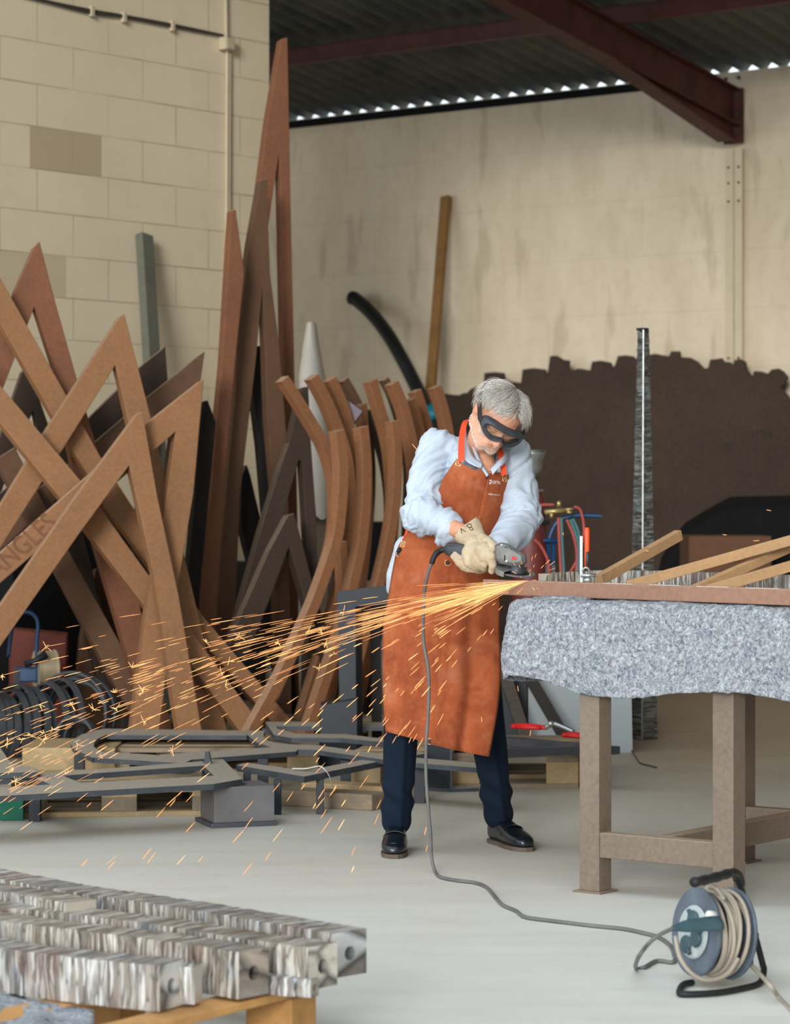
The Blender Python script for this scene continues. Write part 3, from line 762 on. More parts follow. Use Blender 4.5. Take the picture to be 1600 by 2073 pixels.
bent([(780, 765), (800, 805), (822, 880), (832, 950), (830, 1050), (820, 1300)], 14, 15.1, 'slender bent bar glimpsed between two wider ones', 'rust_brown')
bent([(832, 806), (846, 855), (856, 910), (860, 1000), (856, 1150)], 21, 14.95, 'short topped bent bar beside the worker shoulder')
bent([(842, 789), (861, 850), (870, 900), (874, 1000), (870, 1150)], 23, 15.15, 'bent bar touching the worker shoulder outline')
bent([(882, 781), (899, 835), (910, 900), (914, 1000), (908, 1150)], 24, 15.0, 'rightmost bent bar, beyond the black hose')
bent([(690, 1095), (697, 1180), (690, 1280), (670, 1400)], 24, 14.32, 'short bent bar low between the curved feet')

# ---------------- dark square frame standing behind the worker
fr = thing('dark_metal_stand', G(735, 1530)*1.0, 'dark blue grey square steel frame standing left of the worker', 'steel frame')
d = 13.2
fr.location = V(((735-800)/F*d, d, 0)); OFF[fr.name] = V(fr.location)
def fp(x, y, dd=d): return P(x, y, dd)
bm = B(); o_ = [(683, 1197), (788, 1184), (800, 1183), (800, 1222), (720, 1228), (722, 1540), (690, 1540)]
pts = [fp(*q) for q in o_]
for p in pts: p.z = max(p.z, 0)
prism(bm, pts, V((.03, .09, 0))); obj('frame_face', bm, M['blacksteel'], fr, bevel=.003)
bm = B(); a = P(648, 1422, 13.1); b = P(724, 1420, 13.1)
hexa(bm, [V((a.x, a.y, 0)), V((b.x, b.y, 0)), V((b.x, b.y+.25, 0)), V((a.x, a.y+.25, 0)), P(648, 1428, 13.1), P(724, 1415, 13.1), P(724, 1415, 13.1)+V((0, .25, 0)), P(648, 1428, 13.1)+V((0, .25, 0))])
obj('foot', bm, M['blacksteel'], fr, bevel=.004)
bm = B(); bar(bm, P(725, 1235, 13.6), P(800, 1215, 13.6), .03, .04); bar(bm, P(760, 1240, 13.6), V((P(764, 1400, 13.6).x, 13.6, 0)), .05, .05)
obj('rear_post', bm, M['rust_black'], fr)
# timber under the bent bars
bm = B(); a = G(560, 1515); b = G(790, 1500)
hexa(bm, [a, b, b+V((0, .6, 0)), a+V((0, .6, 0))]+[q+Z*.13 for q in (a, b, b+V((0, .6, 0)), a+V((0, .6, 0)))])
bm.free()
# ================================================================== frames lying on the pallets
def flat(parts, z, th, mat, name, parent=None, **kw):
    bm = B(); eps = 0
    for q in parts:
        prism(bm, [G(x, y, z-eps) for x, y in q], V((0, 0, -th))); eps += .0006
    return obj(name, bm, mat, parent, bevel=0, **kw)
def legs(o, spots, z, th, w=.045, mat='blacksteel'):
    for x, y in spots:
        p = G(x, y, z); bm = B(); box(bm, (p.x, p.y+w/2, (z-th)/2), (w, w, z-th)); obj('leg', bm, M[mat], o, bevel=.002)
GF = 'grey steel cut-outs lying on the pallets'
# 1: triangular frame in front
f1 = thing('flat_frame', V((G(300, 1580, .175).x, G(300, 1580, .175).y, 0)), 'grey triangular steel frame lying over the green pallet and the steel box', 'steel frame', GF)
flat([[(-80, 1598), (440, 1570), (470, 1560), (491, 1577), (433, 1587), (-80, 1616)],
      [(408, 1546), (428, 1537), (452, 1537), (491, 1577), (440, 1577)],
      [(-80, 1572), (100, 1565), (408, 1541), (425, 1549), (114, 1571), (-80, 1581)],
      [(58, 1569), (112, 1564), (186, 1594), (130, 1600)]], .178, .022, M['raw'], 'frame', f1)
bm = B(); p = G(413, 1546, .178); prism(bm, [p, p+V((.03, 0, 0)), p+V((.02, 0, .05)), p+V((.005, 0, .05))], V((0, .05, 0))); obj('tab', bm, M['raw'], f1)
legs(f1, [(486, 1577), (-60, 1612), (420, 1545)], .178, .022)
# 2: long curved frame
f2 = thing('flat_frame', V((G(330, 1510, .17).x, G(330, 1510, .17).y, 0)), 'grey steel frame with rounded left tip and wishbone end, lying behind the triangular one', 'steel frame', GF)
z2 = .165
flat([[(212, 1475), (190, 1479), (165, 1487), (147, 1498), (143, 1506), (150, 1516), (170, 1526), (187, 1534), (230, 1530), (203, 1520), (190, 1512), (190, 1504), (197, 1496), (214, 1488)],
      [(212, 1475), (495, 1479), (500, 1489), (214, 1488)],
      [(187, 1534), (205, 1522), (300, 1527), (395, 1535), (372, 1545)],
      [(290, 1537), (326, 1527), (560, 1512), (606, 1514), (600, 1521), (350, 1541)],
      [(490, 1479), (537, 1479), (534, 1486), (534, 1492), (542, 1499), (562, 1504), (606, 1508), (606, 1518), (556, 1515), (520, 1503)]], z2, .02, M['raw'], 'frame', f2)
legs(f2, [(225, 1480), (532, 1527), (160, 1512), (380, 1540)], z2, .02)
f2b = thing('flat_frame', V((G(700, 1525, .165).x, G(700, 1525, .165).y, 0)), 'grey steel wishbone piece lying from the worker trouser leg to the left', 'steel frame', GF)
flat([[(604, 1507), (640, 1508), (800, 1530), (1010, 1548), (1010, 1558), (800, 1541), (636, 1518), (604, 1517)],
      [(537, 1461), (800, 1462), (900, 1464), (900, 1472), (790, 1471), (548, 1470)],
      [(537, 1461), (552, 1461), (562, 1475), (600, 1485), (700, 1486), (780, 1496), (780, 1503), (690, 1494), (590, 1494), (555, 1488)]], .178, .02, M['raw'], 'frame', f2b)
legs(f2b, [(700, 1529), (540, 1466), (850, 1545)], .166, .02)
# 3: shallow V in front of the timber
f3 = thing('flat_frame', V((G(616, 1565, .165).x, G(616, 1565, .165).y, 0)), 'grey steel V frame on short lugs lying before the worker left foot', 'steel frame', GF)
flat([[(479, 1549), (500, 1544), (620, 1560), (790, 1527), (850, 1520), (860, 1526), (800, 1535), (616, 1572)]], .165, .025, M['raw'], 'frame', f3)
legs(f3, [(562, 1566), (648, 1565), (500, 1553)], .165, .025, .03)
# grey curved piece at the far left edge
f4 = thing('flat_frame', V((G(10, 1545, .2).x, G(10, 1545, .2).y, 0)), 'rounded grey steel corner piece at the left edge beside the coiled bands', 'steel frame', GF)
flat([[(-60, 1490), (0, 1513), (22, 1545), (76, 1555), (76, 1563), (-60, 1566)]], .20, .022, M['raw'], 'frame', f4)
legs(f4, [(70, 1560), (-40, 1563)], .2, .022)

# steel box and base plate
bx = thing('steel_box', G(495, 1680), 'square grey steel box on a base plate under the corner of the triangular frame', 'steel box')
p = G(434, 1676); q = G(556, 1671); k = (q-p).normalized(); nrm = V((-k.y, k.x, 0))
w_ = (q-p).length
bm = B(); obox(bm, p+Z*.018, k*w_, nrm*.2, Z*.137); obj('body', bm, M['boxsteel'], bx, bevel=.002)
bm = B(); obox(bm, p-k*.015-nrm*.012, k*(w_+.02), nrm*.24, Z*.018); obj('base_plate', bm, M['rawdark'], bx, bevel=.002)

# timbers
def timber(px0, py0, px1, py1, dep, h, mat, name, label, cat='timber', parent=None, grp=None, z=0):
    a = G(px0, py0, z); b = G(px1, py1, z); k = (b-a).normalized(); n = V((-k.y, k.x, 0))
    if n.y < 0: n = -n
    bm = B(); obox(bm, a, b-a, n*dep, Z*h)
    return obj(name, bm, M[mat], parent, bevel=.006, label=label, cat=cat, group=grp)
timber(560, 1631, 753, 1642, .14, .066, 'wood_grey', 'timber_block', 'weathered timber block lying nearest the worker left shoe')
timber(610, 1612, 786, 1622, .12, .06, 'wood', 'timber_block', 'paler timber block just behind the weathered one')

def pallet(name, o, ux, uy, L, Wd, h, mats, label, boards=5, group=None, green=False):
    """o corner on the floor, ux along the deck boards, uy across them"""
    t = thing(name, o, label, 'pallet', group); ux = V(ux).normalized(); uy = V(uy).normalized()
    tb = .02; bh = h-tb*3
    for j, f in enumerate((0, .5, 1)):                       # bottom boards and blocks, three rows
        q = o+uy*(Wd-.1)*f
        bm = B(); obox(bm, q, ux*L, uy*.1, Z*tb); obj('bottom_board', bm, M[mats[j % len(mats)]], t, bevel=.002)
        for g in (0, .5, 1):
            bm = B(); obox(bm, q+ux*(L-.14)*g+Z*tb, ux*.14, uy*.1, Z*bh); obj('block', bm, M[mats[(j+1) % len(mats)]], t, bevel=.003)
    for g in (0, .5, 1):
        bm = B(); obox(bm, o+ux*(L-.14)*g+Z*(tb+bh), ux*.14, uy*Wd, Z*tb); obj('stringer_board', bm, M[mats[0]], t, bevel=.002)
    bw = (Wd-.02)/boards
    for i in range(boards):
        bm = B(); obox(bm, o+uy*(i*bw)+Z*(h-tb), ux*L, uy*(bw-.028 if i else bw-.02), Z*tb); obj('deck_board', bm, M[mats[i % len(mats)]], t, bevel=.002)
    return t
# pallet under the frames at the left
pallet('wooden_pallet', G(20, 1656), V((1, .10, 0)), V((-.10, 1, 0)), .86, .8, .115, ['wood', 'wood_grey'], 'wooden pallet under the grey triangular frame near the left edge')
bm = B(); p = G(-14, 1662); obox(bm, p, V((.118, .01, 0)), V((-.01, .1, 0)), Z*.105)
gb = obj('green_block', bm, M['green'], label='green painted wooden block at the left edge under the grey frame', cat='block', bevel=.004)
pallet('wooden_pallet', G(200, 1568), V((1, .0, 0)), V((0, 1, 0)), 1.0, .8, .12, ['wood_grey', 'wood'], 'grey wooden pallet behind the frames, below the triangle feet')
bm = B(); p = G(45, 1572); obox(bm, p, V((.42, -.0, 0)), V((0, .5, 0)), Z*.13); obj('wooden_board', bm, M['wood'], label='pale board stack beside the coiled bands at the left', cat='board', bevel=.003)
pallet('wooden_pallet', G(545, 1515), V((1, .02, 0)), V((-.02, 1, 0)), .64, .7, .12, ['wood_grey', 'wood_grey'], 'weathered pallet carrying the feet of the bent bars')
# right hand pallet behind the worker: rotated with the hall
UU, WW = U, W
o = G(1172, 1597)
pallet('wooden_pallet', o-UU*0-V((1.0, .0, 0)), V((1, .02, 0)), V((.16, 1, 0)), 1.0, .95, .155, ['wood_grey', 'wood', 'wood_grey'], 'pallet right of the worker carrying steel strips and red tools', boards=6)
zP = .157
for i, (a, b, lab) in enumerate((((1020, 1485), (1240, 1505), 'dark flat steel strip with pale edge, upper one on the right pallet'), ((1010, 1519), (1178, 1511), 'dark flat steel strip, lower one on the right pallet'))):
    bm = B(); p = G(*a, zP+.05-.02*i); q = G(*b, zP+.05-.02*i); p.z = q.z = zP
    bar(bm, p+Z*(.018), q+Z*(.018), .10, .034); obj('steel_strip', bm, M['rawdark'], label=lab, cat='steel strip', group='steel strips on the right pallet', bevel=.002)
# red locking clamps lying on the strips
def lock_clamp(a, b, label):
    p = G(*a, zP+.05); q = G(*b, zP+.05); k = (q-p)
    t = thing('locking_clamp', p-Z*.015, label, 'clamp', 'red clamps lying on the right pallet')
    bm = B(); tube(bm, smooth_path([p, p+k*.3+Z*.006, p+k*.62], 4), [.013]*8+[.011], 8, flat=.7); obj('handle', bm, M['bred'], t, smooth=True)
    bm = B(); tube(bm, [p+k*.05-V((0, .03, 0)), p+k*.5-V((0, .035, 0))], .009, 8); obj('lever', bm, M['bred'], t, smooth=True)
    bm = B(); tube(bm, smooth_path([p+k*.6, p+k*.75+Z*.02, p+k*.9+Z*.01, p+k*1.1-Z*.01], 4), .011, 8)
    lathe(bm, [(.014, 0), (.014, .02)], p+k*.7+Z*.02, V((0, -1, 0)), 10)
    obj('jaw', bm, M['chrome'], t, smooth=True)
lock_clamp((1037, 1470), (1150, 1476), 'red handled locking clamp lying whole on the steel strip by the worker')
lock_clamp((1140, 1488), (1215, 1492), 'red handled locking clamp half hidden by the bench leg')
# leaning sheet and dark braces behind
bm = B(); d = 14.0
a = P(1068, 1350, d); b = P(1276, 1350, d); a2 = V((a.x, d-.15, 0)); b2 = V((b.x, d-.15, 0))
hexa(bm, [a2, b2, b2+V((0, .02, 0)), a2+V((0, .02, 0)), P(1068, 1230, d), P(1276, 1230, d), P(1276, 1230, d)+V((0, .02, 0)), P(1068, 1230, d)+V((0, .02, 0))])
obj('leaning_sheet', bm, M['cream_plate'], label='plain grey blue sheet standing behind the pallet under the bench', cat='sheet')
bm = B(); d = 13.9
hexa(bm, [V(((1012-800)/F*d, d, 0)), V(((1067-800)/F*d, d, 0)), V(((1067-800)/F*d, d+.05, 0)), V(((1012-800)/F*d, d+.05, 0))]+[V(((x-800)/F*d, y, .52)) for x, y in ((1012, d), (1067, d), (1067, d+.05), (1012, d+.05))])
obj('dark_sheet', bm, M['blacksteel'], label='dark steel sheet upright beside the grey blue one, behind the worker knee', cat='sheet')
for i, (a, b, lab) in enumerate((((1075, 1375), (1142, 1490), 'dark steel brace slanting across the grey blue sheet'), ((1030, 1390), (1066, 1500), 'dark steel brace just right of the worker knee'))):
    bm = B(); dd = 13.75; p = P(*a, dd); q = P(*b, dd-.1); kk = q-p; q = p+kk*(-p.z/kk.z); p = p-kk*.35
    bar(bm, p, q, .06, .05, V((0, 1, 0))); obj('steel_brace', bm, M['rust_black'], label=lab, cat='brace', group='dark braces behind the right pallet', bevel=.003)
# steel post base between the worker legs
pb = thing('post_base', G(912, 1606), 'dark steel post base standing between the worker legs', 'steel base')
q0 = G(912, 1604); l = V((-.105, .06, 0)); r_ = V((.125, .04, 0))
bm = B(); obox(bm, q0+Z*.015, l, V((.006, .01, 0)), Z*.29); obj('side_plate', bm, M['blacksteel'], pb, bevel=.002)
bm = B(); obox(bm, q0+Z*.015, V((.008, 0, 0)), V((0, .2, 0)), Z*.29); obj('edge_plate', bm, M['rawdark'], pb, bevel=.002)
bm = B(); hexa(bm, [q0+l*1.05, q0, q0+r_, q0+l*1.05+r_+V((0, .05, 0))]+[x+Z*.015 for x in (q0+l*1.05, q0, q0+r_, q0+l*1.05+r_+V((0, .05, 0)))]); obj('base_plate', bm, M['raw'], pb)
bm = B(); obox(bm, q0+V((.02, .15, .015)), V((.1, .03, 0)), V((0, .03, 0)), Z*.25); obj('rear_plate', bm, M['blackmatte'], pb)
# thin wire on the floor by the pallet
bm = B(); tube(bm, smooth_path([G(1278, 1518, .01), G(1290, 1536, .004), G(1297, 1545, .004), G(1315, 1550, .004), G(1330, 1554, .004)], 6), .004, 5); obj('loose_wire', bm, M['cable_dark'], label='thin dark wire end lying on the floor right of the pallet', cat='wire')
# white strap loop on the V frame
bm = B(); zz = .172
pts = [G(592, 1556, zz), G(620, 1556, zz+.004), G(640, 1552, zz+.012), G(652, 1553, zz+.016), G(664, 1566, zz-.01), G(671, 1585, .12), G(674, 1602, .075), G(660, 1608, .072), G(658, 1612, .07)]
sp = smooth_path(pts, 5)
rings(bm, [[p+V((0, -.014, 0))*1, p+V((0, .014, 0)), p+V((.001, .014, .002)), p+V((.001, -.014, .002))] for p in sp])
obj('packing_strap', bm, M['tag'], label='white packing strap curling over the V frame onto the timber', cat='strap')

# ================================================================== coiled bands and wire spool at the left
def coil(cx, cy, d, rx, n, depth, mat, label, spread=.02, tilt=.3, grp='coils of steel band at the left'):
    c = P(cx, cy, d); R0 = rx
    t = thing('steel_coil', V((c.x, c.y, 0)), label, 'coil', grp)
    ax = V((math.sin(tilt), math.cos(tilt), 0)); sx = V((math.cos(tilt), -math.sin(tilt), 0))
    for i in range(n):
        bm = B(); r = R0*(1-.06*((i*7) % 5)/2.0)
        off = ax*(i-n/2)*depth/n; ph = random.random()*.2
        cc = V((c.x, c.y, r+.012))+off+sx*random.uniform(-.015, .015)
        w = .03; th = .006
        rs = []
        for k in range(40):
            a = 2*PI*k/40; e = sx*math.cos(a)+Z*math.sin(a)*(1+ph*.2)
            rs.append([cc+e*(r-th)-ax*w/2, cc+e*(r-th)+ax*w/2, cc+e*(r+th)+ax*w/2, cc+e*(r+th)-ax*w/2])
        lo = min(p.z for q in rs for p in q)
        for q in rs:
            for p in q: p.z -= lo
        vs = [[bm.verts.new(p) for p in q] for q in rs]
        for a in range(40):
            b = (a+1) % 40
            for m in range(4): bm.faces.new((vs[a][m], vs[a][(m+1) % 4], vs[b][(m+1) % 4], vs[b][m]))
        obj('band', bm, M[mat], t, auto=.6)
    return t
coil(20, 1460, 13.6, .165, 5, .22, 'band', 'upright coil of steel band cut by the left edge of the photo', tilt=1.0)
coil(95, 1455, 13.7, .175, 6, .3, 'band', 'upright coil of steel band next to the leftmost one', tilt=.9)
coil(160, 1440, 13.9, .19, 4, .12, 'band', 'large upright coil of steel band nearest the triangle feet', tilt=.35)
coil(165, 1470, 13.5, .10, 3, .1, 'band', 'smallest coil of steel band, inside the mouth of the largest', tilt=.4)
# blue spool carrier
sc_ = thing('spool_carrier', V((P(75, 1400, 14.1).x, 14.1, 0)), 'blue tubular hand carrier holding a spool of pale wire', 'spool carrier')
d = 14.1
bm = B(); tube(bm, smooth_path([P(17, 1330, d), P(24, 1275, d), P(34, 1246, d), P(50, 1240, d), P(66, 1243, d), P(77, 1262, d), P(74, 1310, d), P(76, 1350, d), P(80, 1412, d)], 6), .010, 8); obj('handle', bm, M['blue'], sc_, smooth=True)
bm = B(); a = P(30, 1352, d); box(bm, (a.x+.055, d+.05, a.z-.035), (.12, .12, .075)); obj('tray', bm, M['blue'], sc_, bevel=.008)
bm = B(); bar(bm, V((P(35, 1400, d).x, d, 0)), V((P(35, 1352, d).x, d, .4)), .03, .03); bar(bm, V((P(78, 1400, d).x, d+.1, 0)), V((P(78, 1352, d).x, d+.1, .4)), .03, .03); obj('stand', bm, M['blacksteel'], sc_)
bm = B(); c = P(92, 1357, d+.05); lathe(bm, [(.05, -.05), (.105, -.05), (.105, -.045), (.1, -.04), (.1, .04), (.105, .045), (.105, .05), (.05, .05)], c, V((.93, .35, 0)), 28); obj('wire_spool', bm, plain('pale_wire', rgb(206, 190, 156), .4, .3, .5, .1, 12), sc_, auto=.6)
bm = B(); tube(bm, [P(50, 1345, d-.06), P(72, 1338, d-.06), P(94, 1324, d-.06)], [.02, .016, .022], 8); obj('clamp_knob', bm, M['blacksteel'], sc_, smooth=True)
bm = B(); d = 14.6; a = P(18, 1275, d); b = P(138, 1335, d)
hexa(bm, [V((a.x, d, 0)), V((b.x-.03, d, 0)), V((b.x-.03, d+.25, 0)), V((a.x, d+.25, 0)), P(18, 1272, d), P(138, 1285, d), P(138, 1280, d+.25), P(18, 1268, d+.25)])
tool = obj('tool_case', bm, plain('orange_red_plastic', rgb(118, 48, 32), .5), label='dark orange tool case in the shadow behind the blue spool carrier', cat='tool case', bevel=.01)
# ================================================================== bench under the felt blanket
PH = math.radians(37)
TU = V((math.cos(PH), -math.sin(PH), 0)); TV = V((math.sin(PH), math.cos(PH), 0))
N1 = V((.6527, 8.955, 0))                               # nearest corner of the left front leg
bn = thing('steel_bench', N1+TU*.3+TV*.4, 'heavy worn steel bench with square legs, felt blanket hanging over its top', 'bench')
LW_ = .075
def leg_at(o):
    bm = B(); obox(bm, o-TU*LW_+Z*.006, TU*LW_, TV*LW_, Z*.87); lg = obj('leg', bm, M['bench'], bn, bevel=.003)
    bm = B(); obox(bm, o-TU*(LW_+.018)-TV*.012, TU*(LW_+.03), TV*(LW_+.03), Z*.006); obj('foot_plate', bm, M['bench'], lg)
    return lg
SP = .4935; LN = .93
for a, b in ((0, 0), (SP, 0), (0, LN), (SP, LN)): leg_at(N1+TU*a+TV*b)
def rail(a, b, w, h, z):
    bm = B(); bar(bm, a+Z*z, b+Z*z, w, h); return obj('stretcher', bm, M['bench'], bn, bevel=.003)
rail(N1+TV*.03, N1+TU*(SP-LW_)+TV*.03, .055, .08, .156)
rail(N1+TV*(LN+.03), N1+TU*(SP-LW_)+TV*(LN+.03), .055, .08, .156)
m_ = N1+TU*(SP-LW_)*.5+TV*.06
rail(m_, m_+TV*(LN-.06), .055, .08, .156)
for b in (.0375, LN+.0375):
    rail(N1-TU*LW_+TV*b, N1+TU*SP+TV*b, .05, .06, .86)
C0 = V((.373, 9.17, 0))
bm = B(); obox(bm, C0+TU*.03+TV*.03+Z*.895, TU*1.32, TV*1.2, Z*.03); obj('bench_top', bm, M['wood_grey'], bn, bevel=.003)
bm = B(); obox(bm, C0-TU*.005+TV*.05+Z*.865, TU*.3, TV*.07, Z*.06); obj('wooden_packer', bm, M['wood'], bn, bevel=.004)

# blanket: a profile carried round the bench edge
def blanket():
    LA, LB, R = 1.5, 1.05, .05
    path = []
    for k in range(22): path.append((C0+TV*(LB-(LB-R)*k/22), -TU, 0))
    for k in range(9):
        a = PI/2*k/8; c = C0+TU*R+TV*R
        n = -TU*math.cos(a)-TV*math.sin(a); path.append((c+n*R, n, math.sin(2*a)))
    for k in range(1, 64): path.append((C0+TU*(R+(LA-R)*k/63), -TV, 0))
    bm = B(); rows = []; acc = 0; prev = None
    for i, (p, n, cor) in enumerate(path):
        if prev is not None: acc += (p-prev).length
        prev = p
        s = acc
        hang = .285+.012*math.sin(s*9)+.012*noise.noise(V((s*3, 0, 5)))+.004*noise.noise(V((s*22, 1, 5)))
        if s < LB: hang += .012*math.sin(s*7)
        ss = s-LB
        if 0 < ss < .18: hang -= .035*(1-ss/.18)**.6
        if ss <= 0: hang -= .035*max(0, 1+ss/.25)
        if ss > .15: hang += .018*math.exp(-((ss-.3)/.1)**2)-.012*math.exp(-((ss-.62)/.1)**2)
        row = []
        prof = [(-.26, .0), (-.18, .001), (-.1, .0), (-.05, .002), (-.02, .001), (.0, -.004), (.014, -.016), (.022, -.035)]
        nz = len(prof)
        for d_, z_ in prof:
            row.append(p+n*d_+Z*(.936+z_+.004*noise.noise(V((s*8, d_*20, 1)))))
        K = 16
        for k in range(1, K+1):
            t = k/K; out = .024+.026*math.sin(t*PI*.6)*(cor*.5+.35)+.02*t*noise.noise(V((s*4.5, t*1.4, 2)))+.012*t*math.sin(s*11+t)-cor*.004*t
            q = p+n*out+Z*(.936-.035-(hang-.035)*t)
            row.append(q)
        rows.append([bm.verts.new(q) for q in row])
    for a, b in zip(rows, rows[1:]):
        for j in range(len(a)-1): bm.faces.new((a[j], b[j], b[j+1], a[j+1]))
    # top sheet
    me = bpy.data.meshes.new('b'); bmesh.ops.recalc_face_normals(bm, faces=bm.faces)
    bmesh.ops.subdivide_edges(bm, edges=bm.edges[:], cuts=2, use_grid_fill=True, smooth=.4)
    for v in bm.verts:
        v.co += V((noise.noise(v.co*60), noise.noise(v.co*60+V((5, 5, 5))), noise.noise(v.co*50+V((9, 1, 2)))))*.0035+V((0, 0, noise.noise(v.co*9)*.004))
    return bm
fb = obj('felt_blanket', blanket(), M['felt'], smooth=True, label='mottled grey felt blanket draped over the bench edge', cat='blanket')
s = fb.modifiers.new('thick', 'SOLIDIFY'); s.thickness = .007; s.offset = -1
# frayed fold line near the lower hem
fbT = BVHTree.FromPolygons([v.co+OFF[fb.name] for v in fb.data.vertices], [tuple(p.vertices) for p in fb.data.polygons])
M['thread_grey'] = plain('grey_thread', rgb(176, 178, 184), .9, 0, .1, .1, 30)
def on_felt(pts, r, mat):
    out = [on_surface(fbT, p.x, p.y, .003) for p in smooth_path([(x, y, 0) for x, y in pts], 8)]
    out = [q for q in out if q]; bm = B(); tube(bm, out, r, 5); obj('hem_thread', bm, mat, fb, smooth=True)
on_felt([(1206, 1222), (1204, 1260), (1206, 1300), (1215, 1330), (1240, 1355), (1270, 1372), (1300, 1376), (1340, 1378), (1370, 1376), (1400, 1371), (1436, 1369), (1465, 1378), (1500, 1380), (1560, 1382)], .0009, M['thread_grey'])
# primed square tube on the blanket
tA = P(988, 1181, 9.5); tB = V((1.206, 8.54, 0)); kk = (tB-V((tA.x, tA.y, 0))).normalized()
zT = .9405
a = V((tA.x, tA.y, zT+.025)); b = a+kk*1.75
bm = B(); bar(bm, a, b, .05, .05); tb = obj('square_tube', bm, M['tube_red'], label='long reddish primed square tube being ground, lying along the bench edge', cat='steel tube', bevel=.003)
for i in range(5):
    bm = B(); p = a+kk*(.55+i*.2); bar(bm, p+Z*.0252-TV*.024, p+kk*.13+Z*.0252-TV*.024, .003, .001); obj('scratch', bm, M['tag'], tb)

# patched ring segment on the bench
def patched_bar(path, w, h, seed, taper=None, step=.018, jag=.0013):
    """square box section skinned with short welded plates; UV u = metres along"""
    pts = smooth_path(path, 24); ln = [0]
    for p, q in zip(pts, pts[1:]): ln.append(ln[-1]+(q-p).length)
    L = ln[-1]; n = max(2, int(L/step)); rs = []; rr = random.Random(seed); us = []
    for i in range(n+1):
        s = L*i/n; j = 0
        while j < len(ln)-2 and ln[j+1] < s: j += 1
        t = (s-ln[j])/max(1e-9, ln[j+1]-ln[j]); c = pts[j].lerp(pts[j+1], t); d = (pts[j+1]-pts[j]).normalized()
        x = Z.cross(d).normalized() if abs(d.z) < .9 else V((0, 1, 0)).cross(d).normalized(); y = d.cross(x)
        k = taper(s/L) if taper else 1
        g = lambda: rr.uniform(-jag, jag)*(0 if i in (0, n) else 1)
        W_, H_ = w/2*k, h/2*k; m = 3; ring = []
        cs = [(-W_, -H_), (W_, -H_), (W_, H_), (-W_, H_)]
        for e in range(4):
            p0, p1 = cs[e], cs[(e+1) % 4]
            for f in range(m):
                u = f/m; ring.append(c+x*(p0[0]+(p1[0]-p0[0])*u+g())+y*(p0[1]+(p1[1]-p0[1])*u+g())+d*rr.uniform(-.003, .003)*(0 if i in (0, n) else 1))
        rs.append(ring); us.append(s)
    return rs, us
def patched_obj(name, path, w, h, seed, mat, hole=.0, parent=None, end=True, taper=None, **kw):
    rs, us = patched_bar(path, w, h, seed, taper)
    bm = B(); uvl = bm.loops.layers.uv.new('UVMap'); m = len(rs[0])
    vs = [[bm.verts.new(p) for p in r] for r in rs]; per = 2*(w+h)
    for i in range(len(vs)-1):
        for k in range(m):
            k2 = (k+1) % m; f = bm.faces.new((vs[i][k], vs[i][k2], vs[i+1][k2], vs[i+1][k]))
            for lp, (u, v_) in zip(f.loops, ((us[i], k), (us[i], k+1), (us[i+1], k+1), (us[i+1], k))): lp[uvl].uv = (u+seed*3.7, v_/m*per+seed)
    bm.faces.new(list(reversed(vs[0])))
    if hole:
        r = rs[-1]; c = sum(r, V((0, 0, 0)))/m; d = (c-sum(rs[-2], V((0, 0, 0)))/m).normalized()
        x = (r[m//4]-r[0]).normalized(); y = d.cross(x)
        hv, iv = [], []
        for k in range(m):
            q = r[k]-c; an = math.atan2(q.dot(y), q.dot(x)); e = x*math.cos(an)*hole+y*math.sin(an)*hole
            hv.append(bm.verts.new(c+e)); iv.append(bm.verts.new(c+e-d*.05))
        for k in range(m):
            k2 = (k+1) % m
            bm.faces.new((vs[-1][k], vs[-1][k2], hv[k2], hv[k])); bm.faces.new((hv[k], hv[k2], iv[k2], iv[k]))
        bm.faces.new(iv)
        for f in bm.faces:
            for lp in f.loops:
                if lp[uvl].uv.length < 1e-6: lp[uvl].uv = ((lp.vert.co-c).dot(x)*.03+seed+.313, (lp.vert.co-c).dot(y)*.6+seed)
    else: bm.faces.new(vs[-1])
    return obj(name, bm, mat, parent, **kw)
zt = .945
def TP(px, py, z): return G(px, py, z)
ring = [TP(1096, 1176, zt+.02), TP(1140, 1168, zt+.022), TP(1195, 1162, zt+.024), TP(1250, 1164, zt+.026), TP(1330, 1170, zt+.026), TP(1420, 1178, zt+.026), TP(1520, 1188, zt+.026), TP(1640, 1200, zt+.026), TP(1760, 1216, zt+.026)]
ring = [ray_plane(px, py, V((0, yy, 0)), V((0, 1, 0))) for px, py, yy in ((1098, 1165, 9.72), (1150, 1160, 9.80), (1200, 1155, 9.84), (1260, 1158, 9.82), (1340, 1163, 9.74), (1430, 1170, 9.6), (1520, 1177, 9.42), (1620, 1186, 9.2), (1740, 1200, 8.95))]
for i, p in enumerate(ring): p.z = zt+.03+(.012 if i in (0, 1) else .024)*0
patched_obj('curved_beam', ring, .05, .075, 11, M['patched_warm'], label='curved grey patched metal ring piece lying on the bench behind the tube', cat='metal piece', taper=lambda s: .75+.25*min(1, s*5))

# wooden slats on the bench
def slat(a, b, da, db, w, h, label, zend=None):
    p = P(a[0], a[1], da); q = P(b[0], b[1], db)
    bm = B(); bar(bm, p, q, w, h); return obj('timber_batten', bm, M['wood_slat'], label=label, cat='wooden slat', group='pale wooden slats on the bench', bevel=.002)
slat((1213, 1174), (1375, 1083), 9.42, 9.75, .03, .036, 'pale wooden slat sticking up alone nearest the orange clamp')
slat((1270, 1186), (1615, 1090), 9.3, 9.3, .03, .034, 'longest pale wooden slat, rising to the right edge above the others')
slat((1400, 1197), (1640, 1090), 9.15, 9.45, .03, .03, 'pale wooden slat crossing beneath the longest one')
slat((1432, 1195), (1660, 1129), 9.05, 9.1, .03, .034, 'lowest pale wooden slat, leaving the photo at the right edge')

